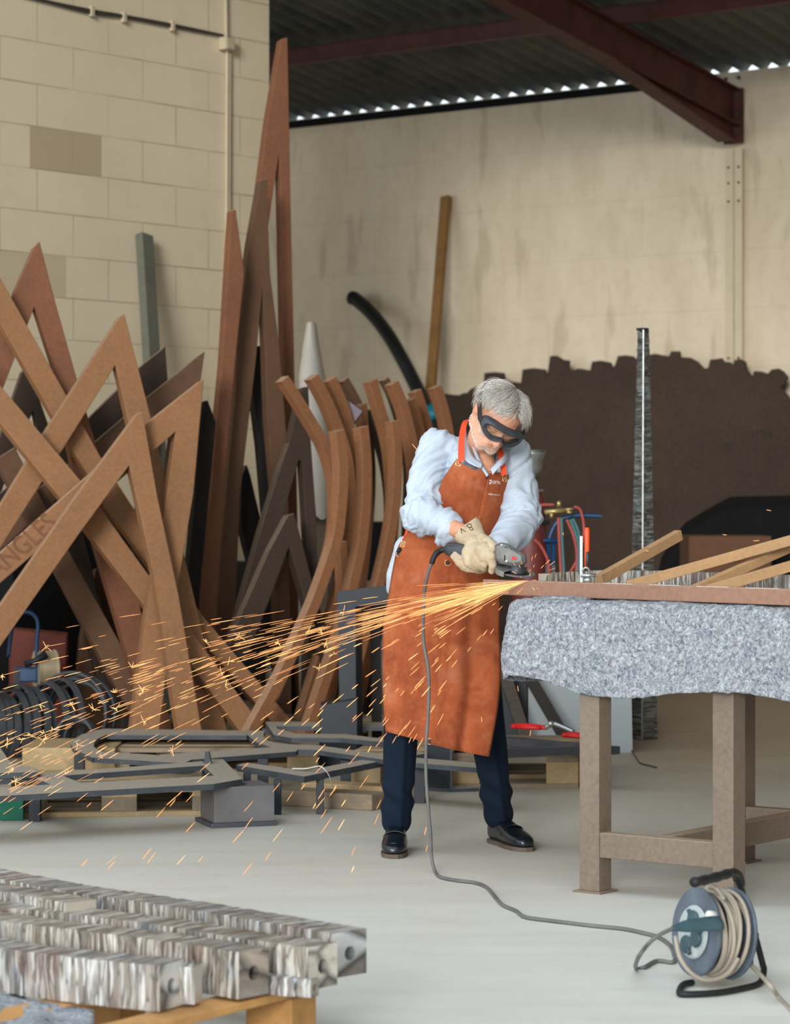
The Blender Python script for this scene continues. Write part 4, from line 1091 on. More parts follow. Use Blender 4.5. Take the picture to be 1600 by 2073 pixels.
# quick clamp with orange grip on the tube
c = P(1184, 1168, 9.16)
s0 = a+kk*((V((c.x, c.y, 0))-V((a.x, a.y, 0))).dot(kk))
qc = thing('quick_clamp', V((s0.x, s0.y, zT+.05)), 'upright quick clamp with orange grip standing on the square tube', 'clamp')
cx = s0+Z*.025; k = cx.y/F
def CP(px, py, off=0): q = P(px, py, cx.y+off); return q
bm = B(); box(bm, (CP(1177, 1128).x, cx.y, (CP(1177, 1085).z+cx.z)/2), (.010, .014, CP(1177, 1085).z-cx.z)); obj('rail', bm, M['chrome'], qc, bevel=.001)
bm = B(); tube(bm, [CP(1189, 1068), CP(1189, 1075), CP(1188.5, 1118), CP(1187, 1152)], [.007, .0088, .0088, .006], 12); obj('grip', bm, M['orange'], qc, smooth=True)
bm = B(); tube(bm, [CP(1190, 1117, -.012), CP(1190, 1145, -.012)], .0065, 8, flat=.8); obj('trigger', bm, M['rawdark'], qc, smooth=True)
bm = B(); lathe(bm, [(.011, 0), (.014, .006), (.014, .012), (.008, .016)], cx+V((.005, -.005, 0)), Z, 14)
tube(bm, smooth_path([CP(1177, 1160), CP(1184, 1150, -.01), CP(1192, 1152, -.01), CP(1195, 1168)], 4), .004, 8)
lathe(bm, [(.006, 0), (.006, .05)], CP(1176, 1165, -.012), V((1, 0, 0)), 8)
obj('jaw', bm, M['chrome'], qc, smooth=True)

# ================================================================== tapering patched post standing on the floor
pt0 = G(1302, 1497); pt0.y += .02
topz = H+(1000-668)/F*pt0.y
def tp(s): return 1-.62*s
def post():
    a0 = .068
    path = [V((pt0.x, pt0.y, .0)), V((pt0.x+.003, pt0.y, topz*.5)), V((pt0.x+.006, pt0.y, topz))]
    rs, us = patched_bar(path, .10, .10, 5, tp, .02, .0025)
    return path
path = post()
R45 = Matrix.Rotation(math.radians(38), 4, 'Z')
o = patched_obj('tapered_post', path, .112, .112, 5, M['patched_dark'], taper=tp, label='tall tapering dark patched metal post standing on the floor behind the bench', cat='metal post')
o.data.transform(R45)
bm = B(); c = V((pt0.x, pt0.y, topz)); box(bm, c+Z*.004, (.046, .046, .012), R45.to_3x3()); obj('cap', bm, M['blacksteel'], o)
# bright worn edge facing the viewer
bm = B()
e = [V((pt0.x+.003*s*2, pt0.y, topz*s+.0))+(R45.to_3x3() @ V((-.056, -.056, 0)))*tp(s)*1.0 for s in (0, .25, .5, .75, 1)]
tube(bm, e, .0035, 6); obj('welded_edge', bm, M['chrome'], o)

# ================================================================== patched beams on a pallet, lower left
BE = V((.55, .835, 0)).normalized()                 # across the beams
def beam(corner, others, w, h, zc, mat, seed, label, hole=.017, name='patched_beam'):
    """corner: photo position of the lower front corner of the end face; others: positions of the same edge further left"""
    pts = [G(*corner, zc)]+[G(x, y, zc) for x, y in others]
    pts = [p+BE*w/2+Z*h/2 for p in pts][::-1]
    return patched_obj(name, pts, w, h, seed, M[mat], hole, label=label, cat='metal beam', group='patched metal beams on the pallet')
zb = .155
beam((320, 2048), [(150, 2030), (0, 2008), (-180, 1975), (-420, 1925)], .096, .100, zb, 'patched', 21, 'nearest patched metal beam, its holed end face lowest in the photo')
beam((386, 2033), [(250, 2026), (120, 2008), (-100, 1970)], .055, .082, zb+.004, 'patched', 22, 'narrow patched metal beam end squeezed behind the nearest beam', 0)
beam((488, 2024), [(330, 1998), (160, 1975), (0, 1953), (-200, 1915)], .096, .105, zb+.004, 'patched_warm', 23, 'second large patched metal beam with holed end, in the middle of the pile')
beam((629, 2020), [(520, 2010), (400, 1990)], .035, .040, zb, 'patched', 24, 'thin patched metal bar lying under the third beam end', .009)
beam((628, 2006), [(470, 1982), (300, 1952), (120, 1928), (0, 1914), (-180, 1878)], .100, .096, zb+.012, 'patched_warm', 25, 'third large patched metal beam with holed end, right of the middle one')
beam((682, 1982), [(560, 1960), (400, 1930), (250, 1905), (100, 1880), (-80, 1840)], .108, .105, zb, 'patched', 26, 'rearmost patched metal beam, its holed end furthest right')
beam((140, 1862), [(60, 1846), (0, 1836), (-120, 1815)], .09, .04, zb+.09, 'patched_warm', 27, 'short patched metal beam piece along the back of the pile at the left edge', 0)
# pallet below
po = G(290, 2085); 
pw = thing('wooden_pallet', G(300, 2080), 'warm brown wooden pallet under the patched metal beams', 'pallet')
def pbox(p, a, b, h, mat='wood_warm', name='deck_board'):
    bm = B(); obox(bm, p, a, b, Z*h); obj(name, bm, M[mat], pw, bevel=.004)
BU = V((-.835, .55, 0))
c0 = G(282, 2096, .03); c0.z = 0
corner = G(375, 2122, 0)
cc = V((G(395, 2073, .13).x, G(395, 2073, .13).y, 0))
for g in (-.72, -.12, .36): 
    for f in (0, .5): pbox(cc+BE*g+BU*f, BU*.13, BE*.10, .13, name='block')
for g in (-.72, -.12, .36): pbox(cc+BE*g+V((0, 0, .0)), BU*1.2, BE*.1, .018, name='bottom_board')
for f in (0, .30, .60, .90): pbox(cc-BE*.74+BU*f+Z*.131, BU*.1, BE*1.2, .02)
# felt scrap at the left edge on the pallet
bm = B(); rows = []
for i in range(24):
    r = []
    for j in range(12):
        x = -120+i*13.5; y = 2012+j*9+6*math.sin(i*.5)
        if i > 12: y = 2020+j*8+(i-12)*2.2
        p = G(x, y, .152+.012*noise.noise(V((i*.4, j*.5, 3)))+.006*math.sin(i*.9+j*.3)); r.append(bm.verts.new(p))
    rows.append(r)
for a_, b_ in zip(rows, rows[1:]):
    for j in range(11): bm.faces.new((a_[j], b_[j], b_[j+1], a_[j+1]))
sc2 = obj('felt_scrap', bm, M['felt'], smooth=True, label='crumpled pale felt scrap under the nearest patched beam at the lower left', cat='felt')
s = sc2.modifiers.new('thick', 'SOLIDIFY'); s.thickness = .006

# ================================================================== cable reel
d = 7.25; RC = P(1437, 1888, 7.30); R_ = .114
ax = V((-.90, -.43, .0)).normalized(); ax = (ax+Z*.10).normalized()   # the socket face looks this way
rx, ry, rz = frame_from(ax)
rl = thing('cable_reel', V((RC.x+.05, RC.y+.03, 0)), 'open cable reel with dusty pale cable, grey socket face and black stand', 'cable reel')
fc = RC+ax*.045
gr = plain('scuffed_blue_grey_plastic', rgb(86, 98, 112), .5, 0, .4, .3, 14)
bm = B(); lathe(bm, [(.02, .0), (R_, .0), (R_+.002, -.004), (R_, -.012), (.03, -.012)], fc, ax, 48); fl = obj('front_flange', bm, gr, rl, auto=.5)
bm = B(); lathe(bm, [(.02, .0), (.066, .0), (.07, .004), (.066, .01), (.05, .013), (.01, .013)], fc, ax, 40); obj('socket_plate', bm, plain('pale_worn_plastic', rgb(170, 180, 182), .5, 0, .4, .15, 20), fl, auto=.5)
dk = plain('dark_socket_plastic', rgb(58, 84, 94), .5, 0, .4, .2, 20)
for an in (70, 340, 250):
    a_ = math.radians(an); cpos = fc+(rx*math.cos(a_)+ry*math.sin(a_))*.036+ax*.012
    bm = B(); lathe(bm, [(.005, 0), (.022, 0), (.024, .006), (.021, .010), (.004, .011)], cpos, ax, 24)
    tube(bm, [cpos+ax*.006+(rx*math.cos(a_+1.2)+ry*math.sin(a_+1.2))*.018, cpos+ax*.006+(rx*math.cos(a_+1.2)+ry*math.sin(a_+1.2))*.032], .006, 8)
    obj('socket_cover', bm, dk, fl, auto=.6)
bm = B(); kp = P(1441, 1853, 7.2); kp = fc+(kp-fc)-ax*(kp-fc).dot(ax); lathe(bm, [(.012, 0), (.012, .02), (.008, .024)], kp, ax, 16); obj('winding_knob', bm, plain('white_knob', rgb(220, 222, 216), .5), fl, smooth=True)
bm = B(); lathe(bm, [(.06, -.012), (.06, -.095)], fc, ax, 32); obj('drum', bm, M['black'], rl, smooth=True)
bm = B(); lathe(bm, [(.02, -.107), (R_+.004, -.107), (R_+.006, -.111), (R_+.004, -.117), (.02, -.117)], fc, ax, 48); obj('rear_flange', bm, gr, rl, auto=.5)
rr = random.Random(9)
for k_ in range(11):
    r0 = .088+.016*rr.random()+(.012 if k_ in (3, 6, 9) else 0); off = -.016-.0083*k_
    bm = B(); pts = []; tl = rr.uniform(-.012, .012); ph = rr.uniform(0, 6)
    for q in range(40):
        a_ = 2*PI*q/40; rad = r0+.003*math.sin(a_*2+ph)
        pts.append(fc+ax*(off+tl*math.sin(a_+ph))+(rx*math.cos(a_)+ry*math.sin(a_))*rad)
    tube(bm, pts, .0058, 8, closed=True); obj('cable_turn', bm, M['cable_light'], rl, smooth=True)
bm = B(); q = [fc+ax*-.03+ry*.10, fc+ax*-.035+ry*.122, fc+ax*-.05+ry*.126+rx*.01, fc+ax*-.06+ry*.112+rx*.04, fc+ax*-.055+ry*.085+rx*.07]
q = [P(1458, 1812, 7.27), P(1447, 1806, 7.25), P(1434, 1801, 7.24), P(1432, 1796, 7.24), P(1441, 1794, 7.24), P(1455, 1803, 7.24), P(1466, 1820, 7.2)]
tube(bm, smooth_path(q, 6), .0056, 8); obj('cable_loop', bm, M['cable_light'], rl, smooth=True)
# lower slack turn hanging over the flange
bm = B(); q = [P(1368, 1895, 7.15), P(1376, 1935, 7.13), P(1395, 1965, 7.12), P(1420, 1982, 7.13), P(1448, 1983, 7.15), P(1475, 1970, 7.18), P(1495, 1940, 7.2)]
tube(bm, smooth_path(q, 6), .006, 8); obj('cable_turn', bm, M['cable_light'], rl, smooth=True)
# tubular stand
fr_ = [P(1403, 1976, 7.28), P(1384, 1970, 7.25), P(1376, 1977, 7.15), P(1385, 1986, 7.11), P(1450, 2000, 7.13), P(1500, 1999, 7.19), P(1538, 1992, 7.27), P(1547, 1975, 7.34), P(1544, 1950, 7.37), P(1531, 1900, 7.42), P(1515, 1845, 7.42), P(1500, 1797, 7.40), P(1490, 1778, 7.37)]
for p in fr_[:7]: p.z = .0095
fr_[7].z = .03
bm = B(); tube(bm, smooth_path(fr_, 6), .0085, 10); obj('stand', bm, M['black'], rl, smooth=True)
bm = B(); q = [P(1531, 1900, 7.42), P(1524, 1915, 7.55), P(1520, 1960, 7.62), P(1510, 1975, 7.66)]; q[-1].z = .009; q.append(V((q[-1].x-.1, q[-1].y+.02, .009)))
tube(bm, smooth_path([P(1528, 1890, 7.40), P(1520, 1905, 7.46), q[2], q[3], q[4]], 5), .0075, 8); obj('stand', bm, M['black'], rl, smooth=True)
bm = B(); tube(bm, [RC-ax*.09, P(1529, 1893, 7.42)], .012, 10); obj('axle', bm, M['black'], rl, smooth=True)
hd = [P(1500, 1790, 7.38), P(1494, 1772, 7.36), P(1482, 1767, 7.32), P(1460, 1773, 7.24), P(1430, 1781, 7.14), P(1406, 1786, 7.06)]
bm = B(); sp = smooth_path(hd, 5); tube(bm, sp, [.013 if i < 8 else .0125+.0012*math.sin(i*1.6) for i in range(len(sp))], 10); obj('handle_grip', bm, M['black'], rl, smooth=True)
# plug in the left socket
pl_ = fc+(P(1395, 1866, 7.1)-fc); pl_ = pl_-ax*(pl_-fc).dot(ax)+ax*.02
bm = B(); tip = P(1362, 1880, 7.06)
tube(bm, smooth_path([pl_, pl_.lerp(tip, .35)+ax*.014, pl_.lerp(tip, .75)+ax*.01, tip], 4), [.021, .022, .022, .021, .02, .02, .019, .017, .014, .012, .010, .008, .007], 12, flat=.62)
obj('plug', bm, dk, rl, smooth=True)
PLUG = tip
bm = B(); tube(bm, smooth_path([P(1512, 1945, 7.3), P(1535, 1968, 7.2), P(1560, 1995, 7.0)]+[G(1580, 2022, .006), G(1620, 2062, .006), G(1700, 2130, .006)], 6), .0058, 8)
obj('supply_lead', bm, M['cable_light'], rl, smooth=True)

# ================================================================== gas cylinders and blue trolley behind the worker
def cyl(cx, top, rad, d, z1, mat, label, cap=True):
    c = P(cx, 1000, d); t = thing('gas_cylinder', V((c.x, d, 0)), label, 'gas cylinder')
    zt_ = H+(1000-top)/F*d
    bm = B(); pr = [(rad*.96, .0), (rad, .02), (rad, zt_-.22), (rad*.97, zt_-.16), (rad*.84, zt_-.1), (rad*.6, zt_-.05), (rad*.32, zt_-.012), (.028, zt_)]
    lathe(bm, pr, V((c.x, d, 0)), Z, 32); obj('body', bm, M[mat], t, smooth=True)
    return t, V((c.x, d, zt_))
d = 14.55
t, tp_ = cyl(1077, 969, .082, d, 0, 'red', 'dusty red gas cylinder with grey valve guard behind the worker shoulder')
bm = B(); lathe(bm, [(.071, .145), (.073, .15), (.069, .125), (.057, .1), (.052, .05), (.03, .0)], tp_, Z, 24, cap=False)
g_ = obj('valve_guard', bm, M['aluminium'], t, smooth=True); sd = g_.modifiers.new('thick', 'SOLIDIFY'); sd.thickness = .006
bm = B(); lathe(bm, [(.024, -.01), (.024, .02), (.012, .03), (.012, .1), (.02, .1), (.02, .12)], tp_, Z, 12); obj('valve', bm, M['brass'], t, smooth=True)
bm = B(); lathe(bm, [(.0585, -.055), (.063, -.068)], tp_, Z, 24, cap=False); obj('pale_ring', bm, M['aluminium'], t, smooth=True)
t2, tq = cyl(1073, 1035, .09, 14.22, 0, 'red', 'second red gas cylinder, lower, seen under the worker elbow')
tr = thing('gas_trolley', V((P(1120, 1400, 14.2).x, 14.2, 0)), 'blue tubular gas trolley with coiled hoses behind the worker', 'trolley')
d = 14.2
def DP(x, y, dd=0): return P(x, y, d+dd)
bm = B(); tube(bm, smooth_path([DP(1112, 1098), DP(1116, 1080), DP(1128, 1058), DP(1148, 1047), DP(1170, 1044), DP(1196, 1044), DP(1215, 1045)], 6), .011, 10); obj('handle', bm, M['blue'], tr, smooth=True)
bm = B(); tube(bm, [DP(1213, 1045), DP(1220, 1046)], .012, 8); obj('end_cap', bm, M['rawdark'], tr)
for x in (1110, 1121):
    a_ = DP(x, 1092); bm = B(); tube(bm, [a_, V((a_.x, a_.y, .1))], .010, 8); obj('upright', bm, M['blue'], tr, smooth=True)
for (x0, y0, x1, y1) in ((1050, 1092, 1142, 1096), (1060, 1060, 1112, 1058), (1060, 1047, 1104, 1046)):
    bm = B(); tube(bm, [DP(x0, y0, -.02), DP(x1, y1, -.02)], .011, 8); obj('cross_tube', bm, M['blue'] if y0 > 1080 else M['blacksteel'], tr, smooth=True)
bm = B(); a_ = DP(1114, 1160, .0); box(bm, (a_.x, a_.y, a_.z), (.055, .05, .09)); obj('bracket', bm, M['rawdark'], tr, bevel=.004)
bm = B(); a_ = DP(1100, 1400); box(bm, (a_.x, 14.35, .05), (.5, .35, .02)); bx_ = obj('base_plate', bm, M['blue'], tr)
for sx in (-.27, .27):
    bm = B(); lathe(bm, [(.03, -.02), (.09, -.02), (.095, 0), (.09, .02), (.03, .02)], V((a_.x+sx, 14.5, .095)), V((1, 0, 0)), 24); obj('wheel', bm, M['black'], tr, smooth=True)
torch = thing('cutting_torch', DP(1120, 1035, -.1), 'brass cutting torch lying across the top of the blue trolley', 'torch')
bm = B(); tube(bm, [DP(1103, 1037, -.08), DP(1144, 1033, -.08)], .013, 10); obj('handle', bm, M['brass'], torch, smooth=True)
bm = B(); tube(bm, [DP(1144, 1032, -.08), DP(1161, 1030, -.08)], .007, 8); lathe(bm, [(.010, 0), (.012, .02), (.006, .03)], DP(1132, 1026, -.08), Z, 10); tube(bm, [DP(1117, 1038, -.08), DP(1117, 1048, -.08)], .009, 8); tube(bm, [DP(1148, 1036, -.08), DP(1158, 1038, -.08)], .008, 8); obj('valves', bm, M['brass'], torch, smooth=True)
hz = thing('twin_hose', V((DP(1140, 1400).x, 14.05, 0)), 'red and blue twin gas hoses looped over the blue trolley', 'hose')
for mt, paths in (('hosered', [[(1131, 1048), (1133, 1100), (1136, 1160), (1137, 1230)], [(1148, 1052), (1160, 1080), (1167, 1110), (1168, 1140), (1164, 1200)], [(1163, 1026), (1175, 1032), (1182, 1060), (1181, 1090), (1170, 1130), (1154, 1160)], [(1083, 1093), (1095, 1105), (1108, 1130), (1113, 1160)], [(1084, 1027), (1100, 1022), (1122, 1022)]]),
                  ('hoseblue', [[(1137, 1048), (1139, 1100), (1142, 1160), (1143, 1230)], [(1155, 1052), (1166, 1080), (1172, 1110), (1171, 1150), (1168, 1200)], [(1160, 1050), (1172, 1078), (1176, 1120), (1172, 1180)]])):
    for q in paths:
        bm = B(); tube(bm, smooth_path([DP(x, y, -.1+.01*i) for i, (x, y) in enumerate(q)], 6), .0075, 8); obj('red_hose' if mt == 'hosered' else 'blue_hose', bm, M[mt], hz, smooth=True)
for x in (1137, 1164):
    bm = B(); a_ = DP(x, 1230, -.08); tube(bm, smooth_path([a_, V((a_.x, a_.y, .3)), V((a_.x+.04, a_.y, .02)), V((a_.x+.2, a_.y, .01))], 5), .0075, 8); obj('red_hose', bm, M['hosered'], hz, smooth=True)
# ================================================================== the worker
def skin_mat():
    m = Mat('skin'); v = m.coord('Object'); n = m.noise(v, 14, 5, .6); n2 = m.noise(v, 120, 3)
    col = m.ramp(n, [(.3, rgb(204, 144, 114)), (.7, rgb(226, 172, 142))])
    m.col(col).rough(.5, 0, .4).bump(n2, .15, .002)
    m.b.inputs['Subsurface Weight'].default_value = .12; m.b.inputs['Subsurface Radius'].default_value = (.012, .005, .003); m.b.inputs['Subsurface Scale'].default_value = 1
    return m.m
M['skin'] = skin_mat()
def linen():
    m = Mat('pale_blue_linen'); v = m.coord('Object'); n = m.noise(v, 6, 4); w = m.noise(v, 260, 2); 
    col = m.ramp(n, [(.3, rgb(174, 187, 204)), (.7, rgb(190, 202, 217))])
    col = m.mix(.2, col, m.ramp(w, [(.35, rgb(160, 178, 204)), (.65, rgb(222, 232, 242))]))
    m.col(col).rough(.85, 0, .2).bump(w, .15, .001); return m.m
M['linen'] = linen()
def suede():
    m = Mat('rust_orange_suede'); v = m.coord('Object'); n = m.noise(v, 7, 6, .65, .6); n2 = m.noise(v, 28, 5, .7); n3 = m.noise(v, 3.2, 4, .6, .8); n4 = m.noise(v, 300, 2)
    col = m.ramp(n, [(.28, rgb(126, 62, 38)), (.5, rgb(158, 82, 50)), (.72, rgb(180, 104, 68))])
    col = m.mix(m.ramp(n2, [(.5, 0.0), (.8, .5)]), col, rgb(186, 118, 84))
    col = m.mix(m.ramp(n3, [(.56, 0.0), (.7, .4)]), col, rgb(186, 136, 112))
    m.col(col).rough(.9, 0, .15).bump(m.math('ADD', n2, n4), .2, .002); return m.m
M['suede'] = suede()
M['strap'] = plain('orange_red_webbing', rgb(224, 82, 52), .7, 0, .2, .05, 20)
M['trouser'] = plain('navy_wool', rgb(12, 27, 44), .85, 0, .2, .15, 10, .15)
M['shoe'] = plain('black_leather', rgb(16, 22, 32), .28, 0, .6, .2, 12, .1)
M['sole'] = plain('dark_sole', rgb(92, 80, 70), .7, 0, .3, .2, 12)
def glove_mat():
    m = Mat('cream_hide_glove'); v = m.coord('Object'); n = m.noise(v, 16, 6, .65, .6); n2 = m.noise(v, 60, 4)
    col = m.ramp(n, [(.3, rgb(170, 152, 126)), (.7, rgb(200, 184, 158))])
    col = m.mix(m.ramp(n2, [(.6, 0.0), (.75, .35)]), col, rgb(140, 128, 112))
    m.col(col).rough(.8, 0, .2).bump(m.math('ADD', n, n2), .3, .003); return m.m
M['glove'] = glove_mat()

man = thing('person', V((.19, 10.05, 0)), 'grey haired man in goggles, pale shirt and orange leather apron, bending over a grinder', 'person')
HC = P(1007, 846, 9.70)
def Rm(ax, a): return Matrix.Rotation(math.radians(a), 4, ax)
HM = Matrix.Translation(HC) @ Rm('Y', 25) @ Rm('Z', 28) @ Rm('X', 35) @ Matrix.Diagonal((1.02, .98, .82, 1))
def hl(x, y, z): return HM @ V((x, y, z))

# joints
neck0 = P(968, 926, 9.93); chest = P(962, 985, 9.93); waist = P(915, 1110, 10.0); pelvis = P(898, 1205, 10.1)
shR = P(885, 904, 9.93); elR = P(851, 1040, 9.80); wrR = P(934, 1076, 9.60)
shL = P(1044, 922, 9.88); elL = P(1050, 1056, 9.80); wrL = P(1004, 1112, 9.60)
hipR = P(850, 1235, 10.1); hipL = P(948, 1235, 10.12)
knR = P(812, 1470, 10.02); knL = P(985, 1465, 10.12)
anR = P(803, 1668, 10.06); anL = P(1012, 1655, 10.22)

bm = B()
ell(bm, (0, .015, .035), (.077, .097, .088), HM, 4)
ell(bm, (0, -.02, -.015), (.067, .074, .084), HM, 4)
ell(bm, (0, -.052, -.088), (.036, .038, .030), HM)
for s in (-1, 1):
    capsule(bm, hl(s*.055, .0, -.055), hl(s*.022, -.07, -.092), .026, .022)
    ell(bm, (s*.042, -.064, -.028), (.026, .024, .022), HM)
    ell(bm, (s*.032, -.080, .0), (.016, .014, .012), HM)
    ell(bm, (s*.078, .008, -.008), (.012, .021, .032), HM)
    ell(bm, (s*.082, .014, .004), (.009, .018, .022), HM)
    ell(bm, (s*.013, -.106, -.036), (.010, .011, .009), HM)
capsule(bm, hl(-.045, -.078, .022), hl(.045, -.078, .022), .016, .016)
capsule(bm, hl(0, -.088, .008), hl(0, -.113, -.032), .009, .0135)
ell(bm, (0, -.072, -.066), (.036, .028, .030), HM)
capsule(bm, hl(-.020, -.094, -.060), hl(.020, -.094, -.060), .006, .006)
capsule(bm, hl(-.017, -.092, -.071), hl(.017, -.092, -.071), .0065, .0065)
capsule(bm, hl(0, .02, -.04), neck0, .058, .062)
capsule(bm, neck0, chest+V((0, 0, 0)), .06, .08)
capsule(bm, P(982, 925, 9.84), P(988, 962, 9.80), .033, .036)
capsule(bm, chest, waist, .11, .11); capsule(bm, waist, pelvis, .12, .13)
chain(bm, [neck0+V((0, .02, -.03)), shR, elR, wrR, wrR+(wrR-elR).normalized()*.01], [.06, .052, .038, .029, .026])
chain(bm, [neck0+V((0, .02, -.03)), shL, elL, wrL, wrL+(wrL-elL).normalized()*.01], [.06, .052, .040, .030, .026])
chain(bm, [pelvis+V((-.06, 0, 0)), hipR, knR, anR], [.10, .085, .055, .030]); chain(bm, [pelvis+V((.06, 0, 0)), hipL, knL, anL], [.10, .085, .055, .030])
for an, dr in ((anR, V((-.02, -1, 0))), (anL, V((.42, -1, 0)))):
    dr = dr.normalized(); c = V((an.x, an.y+.02, .045)); capsule(bm, V((an.x, an.y+.01, .09)), c, .030, .026); capsule(bm, c, V((c.x, c.y, .036))+dr*.14, .022, .018)
body = remesh(bm, .0046, 6, .5)
hinv = HM.inverted()
def face_mod(co, n):
    q = hinv @ co
    if q.length > .16: return 0.0
    d = 0
    d -= .0035*math.exp(-((q.z+.0655)/.0025)**2)*(1 if abs(q.x) < .024 and q.y < -.06 else 0)      # mouth line
    if q.y < -.05:
        for k in range(3): d -= .0009*math.exp(-((q.z-.045-.013*k-.004*math.cos(q.x*40))/.0022)**2)   # brow lines
        d -= .003*math.exp(-(((abs(q.x)-.034-.35*(-q.z-.04))/.004)**2))*(1 if -.075 < q.z < -.035 else 0)
    return d+.0008*noise.noise(co*90)
displace(body, face_mod)
body_o = obj('body', body, M['skin'], man, smooth=True)
bt = bvh_of(body) if False else None

# ---------------- hair: a cap and strands
rr = random.Random(12)
def head_r(dirv):                           # distance of the skull from its centre in a direction
    d = V(dirv).normalized(); a = d.x/.077, d.y/.097, d.z/.088
    return 1/math.sqrt(a[0]**2+a[1]**2+a[2]**2)
SKC = V((0, .015, .035))
def hm():
    m = Mat('grey_hair'); v = m.coord('Object'); n = m.noise(v, 22, 4, .7); n2 = m.noise(v, 240, 2)
    c = m.ramp(n, [(.3, rgb(158, 150, 142)), (.7, rgb(214, 208, 200))]); c = m.mix(.4, c, m.ramp(n2, [(.35, rgb(120, 112, 106)), (.65, rgb(240, 238, 234))]))
    m.col(c).rough(.5, 0, .4); return m.m
M['hair'] = hm()
def hairline(d):                             # is there hair in this direction (head local)?
    # forehead is bare in front below a line; sides come down over the ears
    if d.y < -.35: return d.z > .54+.10*max(0, 1-abs(d.x-.1)*2.2)
    if d.y < .12: return d.z > .12-.30*(d.y+.35)
    return d.z > -.62
bm = B(); ell(bm, (0, 0, 0), (1, 1, 1), None, 4)
dead = []
for v in bm.verts:
    d = v.co.normalized(); v.co = d
for v in bm.verts:
    d = v.co.copy()
    if not hairline(d): dead.append(v)
bmesh.ops.delete(bm, geom=dead, context='VERTS')
for v in bm.verts:
    d = v.co.copy(); r = head_r(d)+.009+.004*noise.noise(d*5)
    v.co = HM @ (SKC+d*r)
hair_o = obj('hair', bm, plain('grey_hair_roots', rgb(128, 118, 110), .7, 0, .2, .3, 60), man, smooth=True)
def strand(bm, pts, w0, w1):
    n = len(pts); vs = []
    for i, p in enumerate(pts):
        t = i/(n-1); w = w0+(w1-w0)*t
        d = (pts[min(i+1, n-1)]-pts[max(i-1, 0)]).normalized(); s = d.orthogonal().normalized(); u = d.cross(s)
        vs.append([bm.verts.new(p+(s*math.cos(a)+u*math.sin(a))*w) for a in (0, 2.1, 4.2)])
    for a, b in zip(vs, vs[1:]):
        for k in range(3): bm.faces.new((a[k], a[(k+1) % 3], b[(k+1) % 3], b[k]))
bm = B(); crown = V((.15, .55, .83)).normalized(); cnt = 0
while cnt < 4600:
    d = V((rr.gauss(0, 1), rr.gauss(0, 1), rr.gauss(0, 1))).normalized()
    if not hairline(d): continue
    cnt += 1
    t = (d-crown*d.dot(crown))                # away from the crown
    if t.length < .05: t = V((rr.uniform(-1, 1), -1, 0))
    t = t.normalized()
    part = V((-.6 if d.x < .12 else .75, -.4, -.15)) if d.y < .2 else V((0, .1, -.6))
    flow = (t*.8+part*.7+V((rr.gauss(0, .16), rr.gauss(0, .16), rr.gauss(0, .16))))
    L = rr.uniform(.035, .07); n = 6; q = d.copy(); pts = []
    lift0 = rr.uniform(.002, .012); out = rr.uniform(-.002, .012)+(.012 if rr.random() < .12 else 0)
    for i in range(n):
        s = i/(n-1); base = head_r(q)
        pts.append(HM @ (SKC+q*(base+.004+lift0+out*s+.006*math.sin(s*PI))))
        f = flow-q*flow.dot(q)
        if f.length < 1e-3: break
        q = (q+f.normalized()*(L/n/.09)).normalized()
        if q.y < -.55: flow = flow+V((.10 if q.x > 0 else -.12, .0, -.2))
    if len(pts) > 3: strand(bm, pts, rr.uniform(.0004, .0008), .00015)
obj('hair_strands', bm, M['hair'], hair_o)
# beard: short white bristles on jaw, chin, lip and cheeks
tree = bvh_of(body_o.data); boff = OFF[body_o.name]
bm = B(); cnt = 0; tries = 0
while cnt < 3000 and tries < 60000:
    tries += 1
    q = V((rr.uniform(-.085, .085), rr.uniform(-.14, .03), rr.uniform(-.13, -.012)))
    if q.z > -.05 and abs(q.x) < .045: continue
    if q.z > -.028+.0*q.x and q.y < -.01: continue
    if abs(q.x) < .022 and -.076 < q.z < -.058: continue
    w = HM @ q-boff
    loc, nor, _, dist = tree.find_nearest(w)
    if loc is None or dist > .03: continue
    ql = hinv @ (loc+boff)
    if (ql-q).length > .02: continue
    cnt += 1; nl = nor.normalized(); g = (HM.to_3x3() @ V((rr.gauss(0, .2), -.1, -1))).normalized()
    L = rr.uniform(.002, .0048); p0 = loc+boff
    strand(bm, [p0-nl*.001, p0+nl*L*.4+g*L*.3, p0+nl*L*.5+g*L], .00045, .0002)
obj('beard', bm, plain('white_bristles', rgb(226, 220, 212), .6, 0, .3, .1, 60), man)

# ---------------- goggles
def rim(t, k=1.0, kz=1.0):
    c, s = math.cos(t), math.sin(t)
    e = .62
    x = .083*math.copysign(abs(c)**e, c); z = .033*math.copysign(abs(s)**.8, s)
    if s < 0: z += .017*math.exp(-(x/.016)**2)-.006*math.exp(-((abs(x)-.045)/.03)**2)
    return x*k, z*kz
def ycurve(x): return -.113+5.2*x*x
GZ = .013
bm = B(); N = 72; secs = []
for i in range(N):
    t = 2*PI*i/N; xo, zo = rim(t, 1.02, 1.10); xi, zi = rim(t, .83, .65); xb, zb_ = rim(t, .98, 1.02); xm, zm = rim(t, .95, .92)
    top = max(0, math.sin(t))
    secs.append([hl(xi, ycurve(xi)-.004, zi+GZ), hl(xm, ycurve(xm)-.012-.002*top, zm+GZ+.002*top), hl(xo, ycurve(xo)-.006, zo+GZ+.003*top), hl(xo*1.01, ycurve(xo)+.006, zo+GZ+.002*top),
                 hl(xb, ycurve(xb)+.026, zb_*1.05+GZ), hl(xb*.93, ycurve(xb)+.026, zb_*.95+GZ), hl(xi, ycurve(xi)+.008, zi+GZ)])
vs = [[bm.verts.new(p) for p in s] for s in secs]
